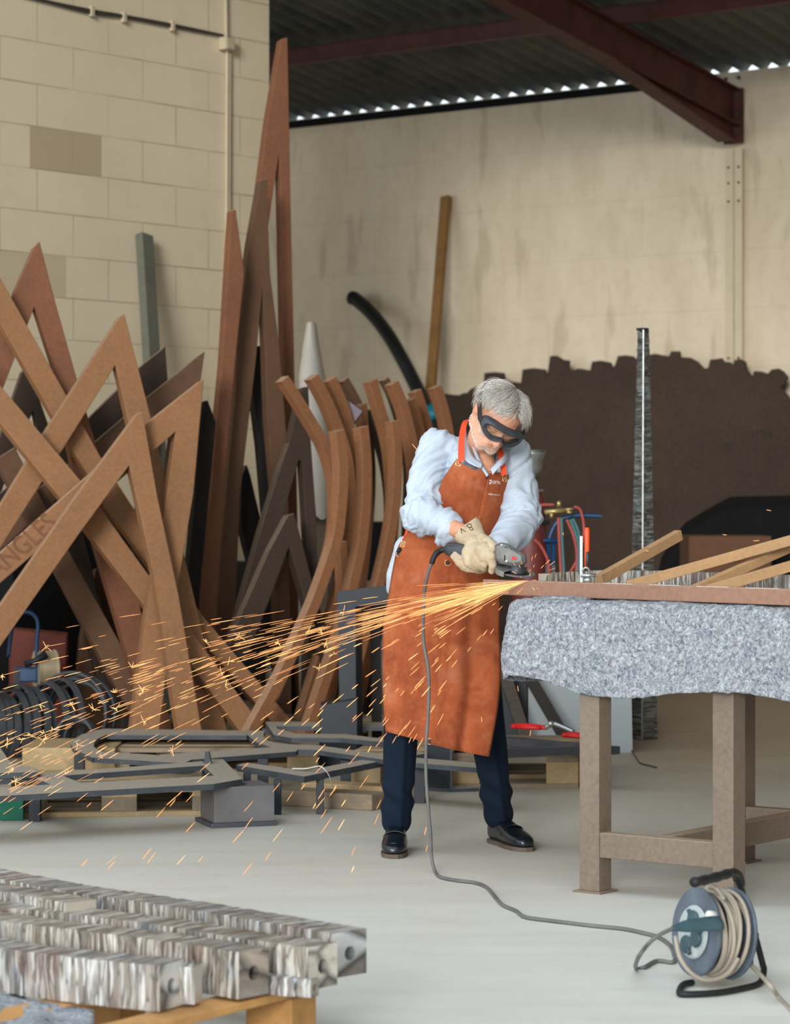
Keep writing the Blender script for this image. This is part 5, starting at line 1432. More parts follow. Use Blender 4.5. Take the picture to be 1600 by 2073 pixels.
for i in range(N):
    a, b = vs[i], vs[(i+1) % N]
    for k in range(7): bm.faces.new((a[k], b[k], b[(k+1) % 7], a[(k+1) % 7]))
M['gog'] = plain('grey_black_rubber_goggles', rgb(58, 64, 72), .45, 0, .5, .2, 30)
gg = obj('goggles', bm, M['gog'], man, auto=.9)
gl = Mat('goggle_glass'); t_ = gl.n.new('ShaderNodeBsdfTransparent'); t_.inputs[0].default_value = (.88, .88, .87, 1)
g_ = gl.n.new('ShaderNodeBsdfGlossy'); g_.inputs['Roughness'].default_value = .06
mx = gl.n.new('ShaderNodeMixShader'); mx.inputs[0].default_value = .07
gl.l.new(t_.outputs[0], mx.inputs[1]); gl.l.new(g_.outputs[0], mx.inputs[2]); gl.l.new(mx.outputs[0], gl.n['Material Output'].inputs['Surface'])
bm = B(); rs = []
ctr = [bm.verts.new(hl(0, ycurve(0), GZ))]
ringv = []
for i in range(N):
    xi, zi = rim(2*PI*i/N, .86, .68); ringv.append(bm.verts.new(hl(xi, ycurve(xi), zi+GZ)))
mid = []
for i in range(N):
    xi, zi = rim(2*PI*i/N, .45, .36); mid.append(bm.verts.new(hl(xi, ycurve(xi), zi+GZ)))
for i in range(N):
    j = (i+1) % N; bm.faces.new((ringv[i], ringv[j], mid[j], mid[i])); bm.faces.new((mid[i], mid[j], ctr[0]))
obj('goggle_lens', bm, gl.m, gg, smooth=True)
bm = B()
for s in (-1, 1):
    q = [(s*.080, -.080, 0.004), (s*.090, -.055, .012), (s*.093, -.02, .024), (s*.0935, .015, .034), (s*.088, .055, .044), (s*.065, .095, .052), (0, .120, .058)]
    sp = smooth_path([hl(*p) for p in q], 6); w = .014; up = HM.to_3x3() @ V((0, .25, 1)); o_ = HM @ V((0, 0, 0))
    rs = []
    for i, p in enumerate(sp):
        od = (p-hl(0, .01, .03)); od = (od-up*od.dot(up)/up.length_squared).normalized()
        ww = w*(1.0 if i > 4 else .75)
        rs.append([p-up*ww, p+up*ww, p+up*ww+od*.003, p-up*ww+od*.003])
    rings(bm, rs)
obj('goggle_strap', bm, M['black'], gg, auto=.6)

# ---------------- shirt
bm = B()
ell(bm, P(960, 985, 9.95), (.165, .125, .17)); ell(bm, P(938, 940, 9.86), (.05, .05, .05)); ell(bm, P(1020, 950, 9.84), (.045, .045, .04)); ell(bm, P(925, 1075, 10.0), (.165, .115, .15)); ell(bm, P(893, 1165, 10.06), (.178, .13, .14))
ell(bm, P(905, 915, 9.97), (.075, .085, .05)); ell(bm, P(1022, 930, 9.95), (.085, .08, .05))
capsule(bm, neck0+V((0, .03, -.02)), shR+V((.01, 0, -.012)), .066, .062); capsule(bm, neck0+V((0, .03, -.02)), shL+V((-.01, 0, -.012)), .066, .058)
dR = (wrR-elR).normalized(); dL = (wrL-elL).normalized()
chain(bm, [shR, shR.lerp(elR, .5)+V((-.006, 0, 0)), elR, elR.lerp(wrR, .42), wrR-dR*.085], [.060, .064, .058, .055, .047])
chain(bm, [shL, shL.lerp(elL, .5)+V((.004, 0, 0)), elL+V((.006, 0, .01)), elL.lerp(wrL, .4)+V((.01, 0, 0)), wrL-dL*.035], [.057, .060, .062, .058, .043])
# flared cuffs
capsule(bm, wrR-dR*.10, wrR-dR*.075+V((0, 0, -.01)), .048, .048); ell(bm, P(893, 1092, 9.68), (.022, .03, .022))
# hanging tail at the hip
chain(bm, [P(830, 1120, 10.0), P(806, 1165, 10.03), P(797, 1192, 10.06)], [.06, .035, .018])
shirt = remesh(bm, .0062, 5, .5)
def ridge(p, sc, ax_=None):
    n = noise.noise(p*sc); return 1-abs(n)*2
def wr_(co, n):
    # folds run round the sleeves and down the body
    def along(a, b):
        ab = b-a; t = max(0, min(1, (co-a).dot(ab)/ab.length_squared)); return t, (co-(a+ab*t)).length
    best = min([(along(shR, elR)[1], 0), (along(elR, wrR)[1], 1), (along(shL, elL)[1], 2), (along(elL, wrL)[1], 3)])
    d = .0035*noise.noise(co*11)
    if best[0] < .085:
        a, b = ((shR, elR), (elR, wrR), (shL, elL), (elL, wrL))[best[1]]
        ax_ = (b-a).normalized(); s = (co-a).dot(ax_)
        q = co-a-ax_*s
        skew = q.x*.9+q.y*.5
        wob = noise.noise(V((co.x*5, co.y*5, co.z*5+best[1])))
        amp = .45+.9*max(0, noise.noise(V((co.x*6+7, co.y*6, co.z*6)))+.25)
        r = (1-abs(noise.noise(V((s*9+skew*16+wob*2.2, q.x*9+3*best[1]+wob, q.z*7))))*2.6)
        el = math.exp(-((s-(b-a).length*(1 if best[1] % 2 == 0 else 0))/.07)**2)
        d += .011*max(-.35, r)*amp*(.7+.8*el)
        r2 = 1-abs(noise.noise(V((s*20+skew*34+wob*4, q.x*18+wob*3, q.z*14+5))))*2.8
        d += .0058*max(-.5, r2)*(.6+amp*.6)
        d += .0035*el*math.sin(s*150+skew*60)
    else:
        r = 1-abs(noise.noise(V((co.x*14+co.z*4, co.y*5, co.z*3.2))))*2.2
        d += .009*max(-.3, r)
    return d
displace(shirt, wr_)
s2 = B(); s2.from_mesh(shirt); bmesh.ops.smooth_vert(s2, verts=s2.verts, factor=.3)
shirt_o = obj('shirt', s2, M['linen'], man, smooth=True)
# collar: two standing leaves with turned points, open at the throat
def leaf(pts, th=.004, parent=shirt_o, mat='linen', name='collar'):
    bm = B(); m_ = [[P(*q) for q in row] for row in pts]
    g = [[bm.verts.new(p) for p in smooth_path(row, 4)] for row in m_]
    for a, b in zip(g, g[1:]):
        for j in range(len(a)-1): bm.faces.new((a[j], b[j], b[j+1], a[j+1]))
    bmesh.ops.subdivide_edges(bm, edges=bm.edges[:], cuts=1, use_grid_fill=True, smooth=.6)
    o = obj(name, bm, M[mat], parent, smooth=True); s = o.modifiers.new('thick', 'SOLIDIFY'); s.thickness = th; return o
leaf([[(944, 862, 9.86), (948, 900, 9.82), (958, 925, 9.77), (978, 940, 9.72)],
      [(938, 872, 9.87), (940, 905, 9.81), (950, 928, 9.755), (974, 948, 9.70)],
      [(931, 885, 9.88), (935, 915, 9.80), (944, 934, 9.74), (962, 944, 9.70)]])
leaf([[(1024, 905, 9.86), (1024, 915, 9.78), (1014, 930, 9.72), (994, 950, 9.70)],
      [(1030, 912, 9.86), (1026, 926, 9.76), (1014, 940, 9.70), (996, 956, 9.685)],
      [(1034, 920, 9.86), (1024, 936, 9.74), (1012, 946, 9.69), (998, 962, 9.68)]])
leaf([[(960, 900, 9.83), (966, 915, 9.80), (976, 938, 9.745), (990, 962, 9.71)], [(956, 905, 9.80), (962, 922, 9.77), (972, 944, 9.73), (986, 966, 9.70)]], mat='linen', name='placket')

# ---------------- trousers and shoes
bm = B()
ell(bm, P(897, 1200, 10.1), (.165, .12, .13))
capsule(bm, hipR, knR, .098, .066); capsule(bm, hipL, knL, .098, .068)
chain(bm, [knR, P(808, 1580, 10.04), V((anR.x, anR.y, .108))], [.066, .058, .055]); chain(bm, [knL, P(1000, 1570, 10.17), V((anL.x-.004, anL.y+.01, .105))], [.068, .058, .055])
tr_ = remesh(bm, .0075, 5, .5)
def trw(co, n):
    d = 0
    for kn, an in ((knR, anR), (knL, anL)):
        if (co.x-an.x)**2 < .02 and co.z < .75:
            t = (kn.z-co.z)/(kn.z-an.z); cx_ = kn.x+(an.x-kn.x)*t+.012
            # crease down the front, creases above the shoe
            if n.y < 0: d += .009*math.exp(-((co.x-cx_)/.010)**2)
            s = co.z+(co.x-cx_)*.5
            d += .007*math.sin(s*70+co.x*12)*math.exp(-((co.z-.19)/.06)**2)
    return d+.006*noise.noise(V((co.x*9, co.y*9, co.z*3)))
displace(tr_, trw)
tro = obj('trousers', tr_, M['trouser'], man, smooth=True)
def shoe(heel, direction):
    d = V(direction).normalized(); s = V((-d.y, d.x, 0)) ; s = V((d.y, -d.x, 0))
    L = .30
    def ring(t, w, h, z0=.012, lean=0.):
        c = heel+d*(t*L); r = []
        for k in range(20):
            a = 2*PI*k/20; x = math.cos(a); z = math.sin(a)
            r.append(c+s*(w*math.copysign(abs(x)**.75, x)+lean*w)+Z*(z0+h*.5+h*.5*math.copysign(abs(z)**.7, z)))
        return r
    bm = B(); rings(bm, [ring(-.02, .016, .055), ring(.0, .028, .075), ring(.08, .034, .088), ring(.2, .036, .092), ring(.34, .037, .088), ring(.46, .041, .074), ring(.6, .046, .060), ring(.75, .047, .050, lean=.03), ring(.88, .042, .042, lean=.05), ring(.96, .030, .034, lean=.08), ring(1.0, .014, .022, .014, .1)])
    sh = obj('shoe', bm, M['shoe'], man, smooth=True); sb = sh.modifiers.new('sub', 'SUBSURF'); sb.levels = sb.render_levels = 1
    bm = B(); out = []
    for t, w in ((-.03, .014), (0, .028), (.1, .035), (.35, .036), (.5, .042), (.68, .049), (.85, .045), (.96, .032), (1.015, .014)):
        c = heel+d*(t*L); out.append((c, w, t))
    poly = [c+s*w for c, w, t in out]+[c-s*w*(1 if t < .5 else .95) for c, w, t in out[::-1]]
    prism(bm, [V((p.x, p.y, .001)) for p in poly], Z*.014); obj('sole', bm, M['sole'], sh)
    bm = B(); pr = [heel+d*L*t+s*w for t, w in ((-.03, .014), (.0, .028), (.1, .034), (.25, .034), (.25, -.034), (.1, -.034), (.0, -.028), (-.03, -.014))]
    # stitched apron seam and saddle strap of the loafer
    bm.free(); bm = B(); pts = [heel+d*L*t+s*w+Z*z for t, w, z in ((.44, .041, .062), (.6, .040, .056), (.78, .036, .052), (.88, .020, .050), (.90, .0, .051), (.88, -.018, .050), (.78, -.032, .052), (.6, -.038, .056), (.44, -.039, .062))]
    tube(bm, smooth_path(pts, 4), .0022, 6); obj('seam', bm, M['shoe'], sh, smooth=True)
    bm = B(); pts = [heel+d*L*.53+s*w+Z*z for w, z in ((.044, .040), (.038, .066), (.02, .077), (0, .080), (-.02, .077), (-.038, .066), (-.042, .040))]
    sp = smooth_path(pts, 3); rings(bm, [[p-d*.013, p+d*.013, p+d*.013+Z*.003, p-d*.013+Z*.003] for p in sp]); obj('saddle_strap', bm, M['shoe'], sh)
    return sh
shoe(V((anR.x, anR.y+.06, 0)), (-.03, -1, 0)); shoe(V((anL.x-.02, anL.y+.07, 0)), (.42, -1, 0))

# ---------------- leather apron: a shaped sheet around the body
rows = [((926, 929), (1028, 961), 9.735, .03, .05), ((912, 948), (1030, 972), 9.735, .03, .06), ((900, 967), (1031, 990), 9.74, .04, .07), ((886, 1000), (1031, 1020), 9.755, .05, .08), ((873, 1032), (1027, 1050), 9.775, .06, .09),
        ((842, 1064), (1019, 1085), 9.80, .09, .10), ((812, 1098), (1013, 1112), 9.82, .12, .10), ((803, 1122), (1011, 1135), 9.83, .13, .10), ((795, 1160), (1012, 1172), 9.84, .13, .09), ((786, 1215), (1013, 1220), 9.845, .12, .08),
        ((777, 1275), (1011, 1270), 9.845, .11, .07), ((775, 1330), (1013, 1320), 9.84, .10, .07), ((776, 1385), (1013, 1375), 9.835, .09, .06), ((778, 1435), (1007, 1440), 9.825, .08, .06), ((782, 1481), (990, 1532), 9.815, .07, .06)]
bm = B(); NC = 44; rws = []
Lp = smooth_path([(r[0][0], r[0][1], 0) for r in rows], 5); Rp = smooth_path([(r[1][0], r[1][1], 0) for r in rows], 5)
Dp = smooth_path([(r[2], r[3], r[4]) for r in rows], 5); nR = len(Lp)
for i in range(nR):
    v_ = i/(nR-1); row = []
    for j in range(NC+1):
        u = j/NC; px = Lp[i].x+(Rp[i].x-Lp[i].x)*u; py = Lp[i].y+(Rp[i].y-Lp[i].y)*u
        if v_ > .93: py += 4*math.sin(u*PI)*(v_-.93)/.07*(1 if u > .3 else .4)
        if v_ < .12: py += (9*math.sin(u*PI*1.0)+4*math.sin(u*PI*2))*(1-v_/.12)
        dm, eL, eR = Dp[i]; w = 2*u-1
        d = dm+(eL if w < 0 else eR)*abs(w)**2.6
        # hanging folds: hang lower skirt in soft vertical waves, centre seam at u = .55
        sk = max(0, (v_-.4)/.6)
        seam = .60-.16*sk if v_ > .42 else .62+.04*(.42-v_)
        d += .010*sk*math.sin(u*15+v_*3)+.016*sk*math.exp(-((u-.78+.05*v_)/.05)**2)-.012*sk*math.exp(-((u-.66)/.07)**2)
        d += .006*math.exp(-((u-seam)/.012)**2)-.007*math.exp(-((u-seam-.025)/.02)**2)
        d += .012*noise.noise(V((u*3.2, v_*3.5, 1)))+.004*noise.noise(V((u*9, v_*11, 4)))
        d += .012*math.exp(-((v_-.47+.03*u)/.02)**2)*max(0, 1-u*1.6)
        row.append(bm.verts.new(P(px, py, d)))
    rws.append(row)
for a, b in zip(rws, rws[1:]):
    for j in range(NC): bm.faces.new((a[j], b[j], b[j+1], a[j+1]))
apr = obj('apron', bm, M['suede'], man, smooth=True)
ap_me = apr.data; aoff = OFF[apr.name]
apT = BVHTree.FromPolygons([v.co+aoff for v in ap_me.vertices], [tuple(p.vertices) for p in ap_me.polygons])
s = apr.modifiers.new('thick', 'SOLIDIFY'); s.thickness = .003; s.offset = -1
def line_on(pts, r=.0009, tree_=apT, off=.0045, n=6):
    sp = smooth_path([(x, y, 0) for x, y in pts], n); out = []
    for p in sp:
        q = on_surface(tree_, p.x, p.y, off)
        if q: out.append(q)
    bm_ = B()
    if len(out) > 1: tube(bm_, out, r, 5)
    return bm_
def box_x(cx, cy, w, h, rot):
    c_, s_ = math.cos(rot), math.sin(rot); bm_ = B()
    R2 = lambda x, y: (cx+x*c_-y*s_, cy+x*s_+y*c_)
    for seg in (((-w, -h), (w, -h)), ((w, -h), (w, h)), ((w, h), (-w, h)), ((-w, h), (-w, -h)), ((-w, -h), (w, h)), ((-w, h), (w, -h))):
        a, b = R2(*seg[0]), R2(*seg[1]); pp = [on_surface(apT, a[0]+(b[0]-a[0])*k/4, a[1]+(b[1]-a[1])*k/4, .0045) for k in range(5)]
        pp = [p for p in pp if p]
        if len(pp) > 1: tube(bm_, pp, .0009, 5)
    return bm_
for a in ((930, 937, 5, 6.5, .35), (1020, 967, 4, 6.5, .03), (818, 1101, 4, 5, .3)): obj('stitched_patch', box_x(*a), M['thread'], apr)
obj('seam', line_on([(984, 960), (982, 975), (975, 1000), (968, 1035), (961, 1075)], .0042, off=.001), M['suede'], apr, smooth=True)
obj('seam', line_on([(925, 1210), (918, 1280), (900, 1340), (888, 1400), (876, 1450), (871, 1495)], .0016, off=.001), M['suede'], apr, smooth=True)
obj('seam', line_on([(806, 1120), (840, 1128), (880, 1135), (920, 1140)], .0014, off=.001), M['suede'], apr, smooth=True)
obj('stitching', line_on([(984, 954), (988, 957), (992, 957), (996, 953)], .0009), M['thread'], apr)
def dot_on(x, y, r, mat, name, par=apr):
    p = on_surface(apT, x, y, .004); bm_ = B()
    if p:
        lathe(bm_, [(r*.4, 0), (r, 0), (r, .002), (r*.6, .0035), (r*.35, .002)], p, V((-.1, -1, .1)), 16)
    return obj(name, bm_, M[mat], par, smooth=True)
for x, y, r, m_ in ((988.5, 966, .0055, 'black'), (809, 1121, .007, 'blacksteel'), (907, 1139, .007, 'blacksteel'), (871, 1501, .006, 'blacksteel')): dot_on(x, y, r, m_, 'rivet')
bm = B(); p0 = on_surface(apT, 809, 1121, .002)
for (x, y) in ((809, 1121), (907, 1139), (871, 1501)):
    p = on_surface(apT, x, y, .0015); bm = B(); tube(bm, [p+V((math.cos(2*PI*k/18)*.0105, -.001, math.sin(2*PI*k/18)*.0105)) for k in range(18)], .001, 5, closed=True); obj('grommet_ring', bm, M['thread'], apr)
def word(s, x, y, wpx, hpx, dx, dy, tree_, mat, par, name='printing', off=.0045, slant=(0, 0)):
    me = text_mesh(s); w = max(v.co.x for v in me.vertices); bpy.data.meshes.remove(me)
    return obj(name, text_on(tree_, s, x, y, (dx*wpx/w, dy*wpx/w), (slant[0], -hpx/.72), off), mat, par)
word('RTH', 1000.2, 979, 10.8, 6.5, 1, .09, apT, M['print'], apr)
word('Ü', 997.6, 978.7, 2.4, 6.5, 1, .09, apT, M['print'], apr)
word('W', 994.6, 978.4, 2.8, 6.5, 1, .09, apT, M['print'], apr)
word('0984 213 5', 988, 1001, 22, 3.2, 1, .10, apT, M['print'], apr)
# small two part emblem before the word
bm = B()
for q in (((989.5, 970), (995, 970.5), (995, 973.5), (989.5, 973)), ((989, 975), (994.5, 975.3), (993, 980), (990, 979.6))):
    pp = [on_surface(apT, x, y, .005) for x, y in q]
    if all(pp): bm.faces.new([bm.verts.new(p) for p in pp])
obj('emblem', bm, M['print'], apr)
# neck straps
def band(pts, w, parent, mat, name, th=.0022, side=V((1, 0, .25))):
    sp = smooth_path(pts, 6); bm_ = B(); sd_ = side.normalized()
    rings(bm_, [[p-sd_*w/2, p+sd_*w/2, p+sd_*w/2+V((0, -th, 0)), p-sd_*w/2+V((0, -th, 0))] for p in sp])
    return obj(name, bm_, M[mat], parent)
band([P(934, 934, 9.73), P(934, 915, 9.745), P(935, 890, 9.78), P(938, 868, 9.83), P(943, 852, 9.89), P(950, 850, 9.97), P(962, 862, 10.03)], .022, apr, 'strap', 'neck_strap')
band([P(1021, 962, 9.735), P(1019, 945, 9.735), P(1016, 930, 9.75), P(1012, 912, 9.80), P(1004, 900, 9.88), P(985, 885, 9.98)], .021, apr, 'strap', 'neck_strap')
band([P(818, 1092, 9.92), P(824, 1075, 9.96), P(826, 1060, 10.03)], .012, apr, 'strap', 'waist_strap')
bm = B(); tube(bm, smooth_path([P(809, 1112, 9.93), P(805, 1122, 9.97), P(808, 1130, 10.06)], 4), .008, 6); obj('waist_buckle', bm, M['black'], apr, smooth=True)

# ================================================================== angle grinder
g0 = P(905, 1112, 9.60); g1 = P(1012, 1128, 9.47); g2 = P(1052, 1135, 9.42)
gax = (g1-g0).normalized()
gr_ = thing('angle_grinder', P(1040, 1166, 9.40), 'grey and black angle grinder with its disc held against the tube', 'angle grinder')
bm = B(); sp = [g0, g0.lerp(g1, .12), g0.lerp(g1, .3), g0.lerp(g1, .55), g0.lerp(g1, .75), g0.lerp(g1, .95), g1+gax*.012]
tube(bm, sp, [.018, .026, .028, .026, .028, .031, .029], 20); obj('motor_housing', bm, M['rawdark'], gr_, smooth=True)
bm = B()
for k in range(4): tube(bm, [g0.lerp(g1, .06+.045*k)+V((0, -.024, -.014)), g0.lerp(g1, .06+.045*k)+V((0, -.024, .016))], .0035, 6)
for k in range(3): tube(bm, [g0.lerp(g1, .90)+V((.004+.008*k, -.031, -.012)), g0.lerp(g1, .90)+V((.004+.008*k, -.029, .02))], .003, 6)
obj('vent_slots', bm, M['black'], gr_)
# gear head: wedge shaped cast housing
hd0 = P(1008, 1124, 9.465)
prf = [(1001, 1104), (1014, 1098), (1028, 1100), (1048, 1113), (1066, 1124), (1068, 1137), (1060, 1146), (1040, 1149), (1012, 1142), (1003, 1130)]
bm = B()
rs = []
for off, k in ((-.034, .62), (-.024, .9), (0, 1), (.024, .9), (.034, .62)):
    c = V((0, 0, 0)); pts = [P(x, y, 9.435) for x, y in prf]; c = sum(pts, V((0, 0, 0)))/len(pts)
    rs.append([c+(p-c)*k+V((0, off, 0)) for p in pts])
rings(bm, rs); gh = obj('gear_head', bm, M['cast'], gr_, auto=.5, bevel=.002)
bm = B()
for (a, b) in (((1022, 1108), (1036, 1113)), ((1019, 1112), (1031, 1118))): tube(bm, [P(*a, 9.404), P(*b, 9.404)], .003, 6)
tube(bm, [P(1022, 1124, 9.402), P(1022, 1135, 9.402)], .003, 6)
obj('vent_slots', bm, M['black'], gh)
bm = B(); p = P(1041, 1130, 9.402); box(bm, p, (.015, .006, .010), Matrix.Rotation(.35, 3, 'Y')); obj('spindle_lock', bm, M['bred'], gh, bevel=.001)
bm = B(); lathe(bm, [(.004, 0), (.005, .003), (.003, .004)], P(1026, 1136, 9.402), V((0, -1, 0)), 8); lathe(bm, [(.004, 0), (.005, .003), (.003, .004)], P(1016, 1104, 9.412), V((0, -1, 0)), 8); obj('screw', bm, M['chrome'], gh)
DC = P(1046, 1161, 9.43); da = V((.10, -.20, 1)).normalized()
bm = B(); lathe(bm, [(.026, .0), (.030, .004), (.030, .012), (.024, .02), (.022, .030)], DC, da, 24); obj('collar', bm, M['rawdark'], gr_, smooth=True)
bm = B(); lathe(bm, [(.012, -.010), (.018, -.009), (.019, -.003), (.040, -.002), (.0635, .0015), (.0640, .003), (.0630, .0045), (.040, .003), (.02, .003)], DC, da, 48); dsc = obj('grinding_disc', bm, plain('worn_disc', rgb(112, 110, 110), .6, .1, .5, .2, 30), gr_, auto=.5)
bm = B(); lathe(bm, [(.02, .0028), (.042, .0042), (.042, .0050), (.02, .0060)], DC, da, 32); obj('disc_label', bm, M['black'], dsc)
# disc guard, half ring on the worker's side
bm = B(); x_, y_, z_ = frame_from(da); rs = []
back_dir = V((-.75, .55, 0)); back_dir = (back_dir-da*back_dir.dot(da)).normalized(); sdv = da.cross(back_dir)
for k in range(19):
    a = -PI*.48+PI*.96*k/18; e = back_dir*math.cos(a)+sdv*math.sin(a)
    rs.append([DC+e*.028+da*.014, DC+e*.070+da*.012, DC+e*.070-da*.004, DC+e*.072-da*.004, DC+e*.072+da*.014, DC+e*.028+da*.016])
rings(bm, rs); obj('disc_guard', bm, M['aluminium'], gr_, auto=.6)
# power cable: strain relief, then down before the apron and over the floor to the reel
bm = B(); ca = [g0+V((.01, 0, 0)), P(893, 1114, 9.61), P(881, 1124, 9.60), P(874, 1141, 9.60)]
tube(bm, smooth_path(ca, 5), [.012]*2+[.0105]*8+[.0095]*6, 10); obj('cable_sleeve', bm, M['black'], gr_, smooth=True)
cab = [P(874, 1141, 9.60), P(867, 1160, 9.61), P(860, 1195, 9.63), P(857, 1245, 9.65), P(858, 1300, 9.655), P(866, 1345, 9.66), P(869, 1390, 9.66), P(867, 1450, 9.655), P(863, 1510, 9.65), P(863, 1570, 9.65), P(867, 1630, 9.62), P(872, 1690, 9.55), P(874, 1735, 9.47)]
flo = [(881, 1764), (893, 1776), (930, 1783), (962, 1787), (985, 1796), (1002, 1815), (1018, 1832), (1045, 1844), (1062, 1856), (1100, 1862), (1150, 1868), (1200, 1874), (1260, 1880), (1300, 1888), (1335, 1898), (1358, 1915), (1366, 1936)]
cab += [G(x, y, .0065) for x, y in flo]
tail = [P(1368, 1940, 7.2), P(1360, 1948, 7.1), P(1330, 1945, 7.05), P(1305, 1958, 7.0), P(1288, 1960, 7.02), P(1292, 1940, 7.02), P(1312, 1912, 7.03), P(1335, 1893, 7.04), PLUG]
for k, p in enumerate(tail):
    if k < 5: q = G((800+p.x/p.y*F), 1000-(p.z-H)/p.y*F, .0065); tail[k] = q
bm = B(); tube(bm, smooth_path(cab+tail, 6), .0058, 8)
tag(obj('power_cable', bm, M['cable'], smooth=True), 'grey power cable hanging from the grinder and snaking over the floor to the reel', 'cable')

# ---------------- gloves
def glove(build, name, vox=.0026):
    bm_ = B(); build(bm_); me = remesh(bm_, vox, 7, .5)
    displace(me, lambda co, n: .0010*noise.noise(co*38)+.0014*(1-abs(noise.noise(co*30))*2))
    return obj(name, me, M['glove'], man, smooth=True)
def right(bm_):
    A = lambda x, y, d: P(x, y, d)
    # flared cuff
    cA = A(943, 1068, 9.585); cB = A(958, 1090, 9.575)
    ax_ = (cB-cA).normalized(); s_ = V((.77, 0, .62)).normalized()
    def el(c, ra, rb): 
        n_ = ax_.cross(s_).normalized(); return [c+s_*math.cos(2*PI*k/20)*ra+n_*math.sin(2*PI*k/20)*rb for k in range(20)]
    rings(bm_, [el(cA, .056, .046), el(cA.lerp(cB, .4), .054, .043), el(cA.lerp(cB, .9), .047, .038), el(A(962, 1100, 9.56), .045, .036), el(A(966, 1112, 9.54), .045, .032)])
    # palm / back of the hand
    for p, r in ((A(963, 1106, 9.53), .038), (A(968, 1120, 9.505), .040), (A(956, 1120, 9.52), .036), (A(972, 1133, 9.49), .034), (A(981, 1116, 9.475), .032), (A(955, 1133, 9.51), .030), (A(984, 1126, 9.462), .026), (A(977, 1141, 9.49), .024), (A(964, 1142, 9.50), .022)): ell(bm_, p, (r, r*.8, r))
    # index nearly straight down the housing, the others curl under it
    chain(bm_, [A(983, 1112, 9.475), A(994, 1126, 9.450), A(998, 1144, 9.452), A(996, 1156, 9.465)], [.021, .0165, .0135, .0110], 12)
    chain(bm_, [A(976, 1128, 9.475), A(981, 1142, 9.465), A(981, 1150, 9.49), A(974, 1150, 9.54)], [.018, .0125, .0115, .011], 12)
    chain(bm_, [A(966, 1132, 9.50), A(968, 1147, 9.49), A(966, 1153, 9.52), A(962, 1146, 9.56)], [.017, .0120, .0110, .010], 12)
    chain(bm_, [A(956, 1132, 9.51), A(954, 1144, 9.505), A(953, 1148, 9.53), A(952, 1142, 9.57)], [.016, .0115, .0105, .010], 12)
    # thumb over the top of the housing
    chain(bm_, [A(976, 1092, 9.53), A(988, 1097, 9.50), A(998, 1104, 9.47), A(1006, 1110, 9.452)], [.022, .019, .0155, .0115], 12)
gR = glove(right, 'glove')
def left(bm_):
    A = lambda x, y, d: P(x, y, d)
    chain(bm_, [A(1005, 1112, 9.62), A(992, 1128, 9.60), A(972, 1142, 9.575)], [.040, .040, .034])
    for (x0, y0, x1, y1, x2, y2, dd, r) in ((975, 1150, 948, 1153, 928, 1140, .00, .0095), (970, 1144, 942, 1148, 921, 1132, -.004, .0098), (966, 1138, 938, 1141, 917, 1126, -.004, .0098), (965, 1130, 940, 1132, 922, 1119, .004, .0092)):
        chain(bm_, [A(x0, y0, 9.55), A((x0+x1)/2, (y0+y1)/2+1.5, 9.53+dd), A(x1, y1, 9.525+dd), A((x1+x2)/2-2, (y1+y2)/2+2, 9.53+dd), A(x2, y2, 9.555)], [r*1.12, r*1.1, r*1.05, r, r*.85], 12)
    chain(bm_, [A(990, 1108, 9.60), A(972, 1100, 9.585), A(955, 1100, 9.58)], [.022, .019, .014], 12)
gL = glove(left, 'glove')
# hem of the cuff and marker letters
gRT = BVHTree.FromPolygons([v.co+OFF[gR.name] for v in gR.data.vertices], [tuple(p.vertices) for p in gR.data.polygons])
obj('cuff_binding', line_on([(921, 1087), (921, 1077), (925, 1067), (933, 1059), (945, 1053), (958, 1049), (967, 1048)], .0030, gRT, .0005), plain('brown_binding', rgb(176, 112, 84), .7), gR, smooth=True)
def ink(strokes, par, tree_):
    for st_ in strokes:
        obj('marker_writing', line_on(st_, .0011, tree_, .0008, 5), M['ink'], par)
ink([[(944, 1066), (947, 1073), (951, 1078)], [(933, 1071), (937, 1079)], [(937, 1079), (934, 1073)]][:0], gR, gRT)
# B (lying towards the fingers), a point, V
ink([[(944.9, 1065), (948.2, 1061.3), (953.4, 1061.3), (954.9, 1067.2), (958.2, 1071.6), (953.4, 1072.9), (949.7, 1067.6), (944.9, 1065)], [(949.7, 1067.6), (954.9, 1067.2)],
     [(941.2, 1065.7), (942, 1066.4)], [(933.5, 1070), (935.4, 1079.7)], [(933.5, 1070), (943.1, 1076.4)]], gR, gRT)
# ================================================================== sparks
sm_ = Mat('glowing_spark'); em = sm_.n.new('ShaderNodeEmission'); em.inputs[0].default_value = (1.0, .42, .15, 1); em.inputs[1].default_value = 1.5
sm_.l.new(em.outputs[0], sm_.n['Material Output'].inputs['Surface'])
sh_ = Mat('white_hot_spark'); em = sh_.n.new('ShaderNodeEmission'); em.inputs[0].default_value = (1.0, .52, .19, 1); em.inputs[1].default_value = 1.9
sh_.l.new(em.outputs[0], sh_.n['Material Output'].inputs['Surface'])
rr = random.Random(41)
src = P(1069, 1175, 9.33)
bm = B(); bh = B()
def streak(a, b, r, hot=False):
    b_ = bh if hot else bm; d = (b-a)
    if d.length < 1e-4: return
    s = d.orthogonal().normalized(); u = d.normalized().cross(s); vs = []
    for t, w in ((0, .25), (.3, 1), (.8, 1), (1, .35)):
        c = a+d*t; vs.append([b_.verts.new(c+(s*math.cos(q)+u*math.sin(q))*r*w) for q in (0, 2.1, 4.2)])
    for x, y in zip(vs, vs[1:]):
        for k in range(3): b_.faces.new((x[k], x[(k+1) % 3], y[(k+1) % 3], y[k]))
g9 = 9.81
def traj(v, t):                               # air drag slows the sparks quickly
    k = 1.1; return src+v*((1-math.exp(-k*t))/k)+V((0, 0, -.5*g9*t*t*.4))
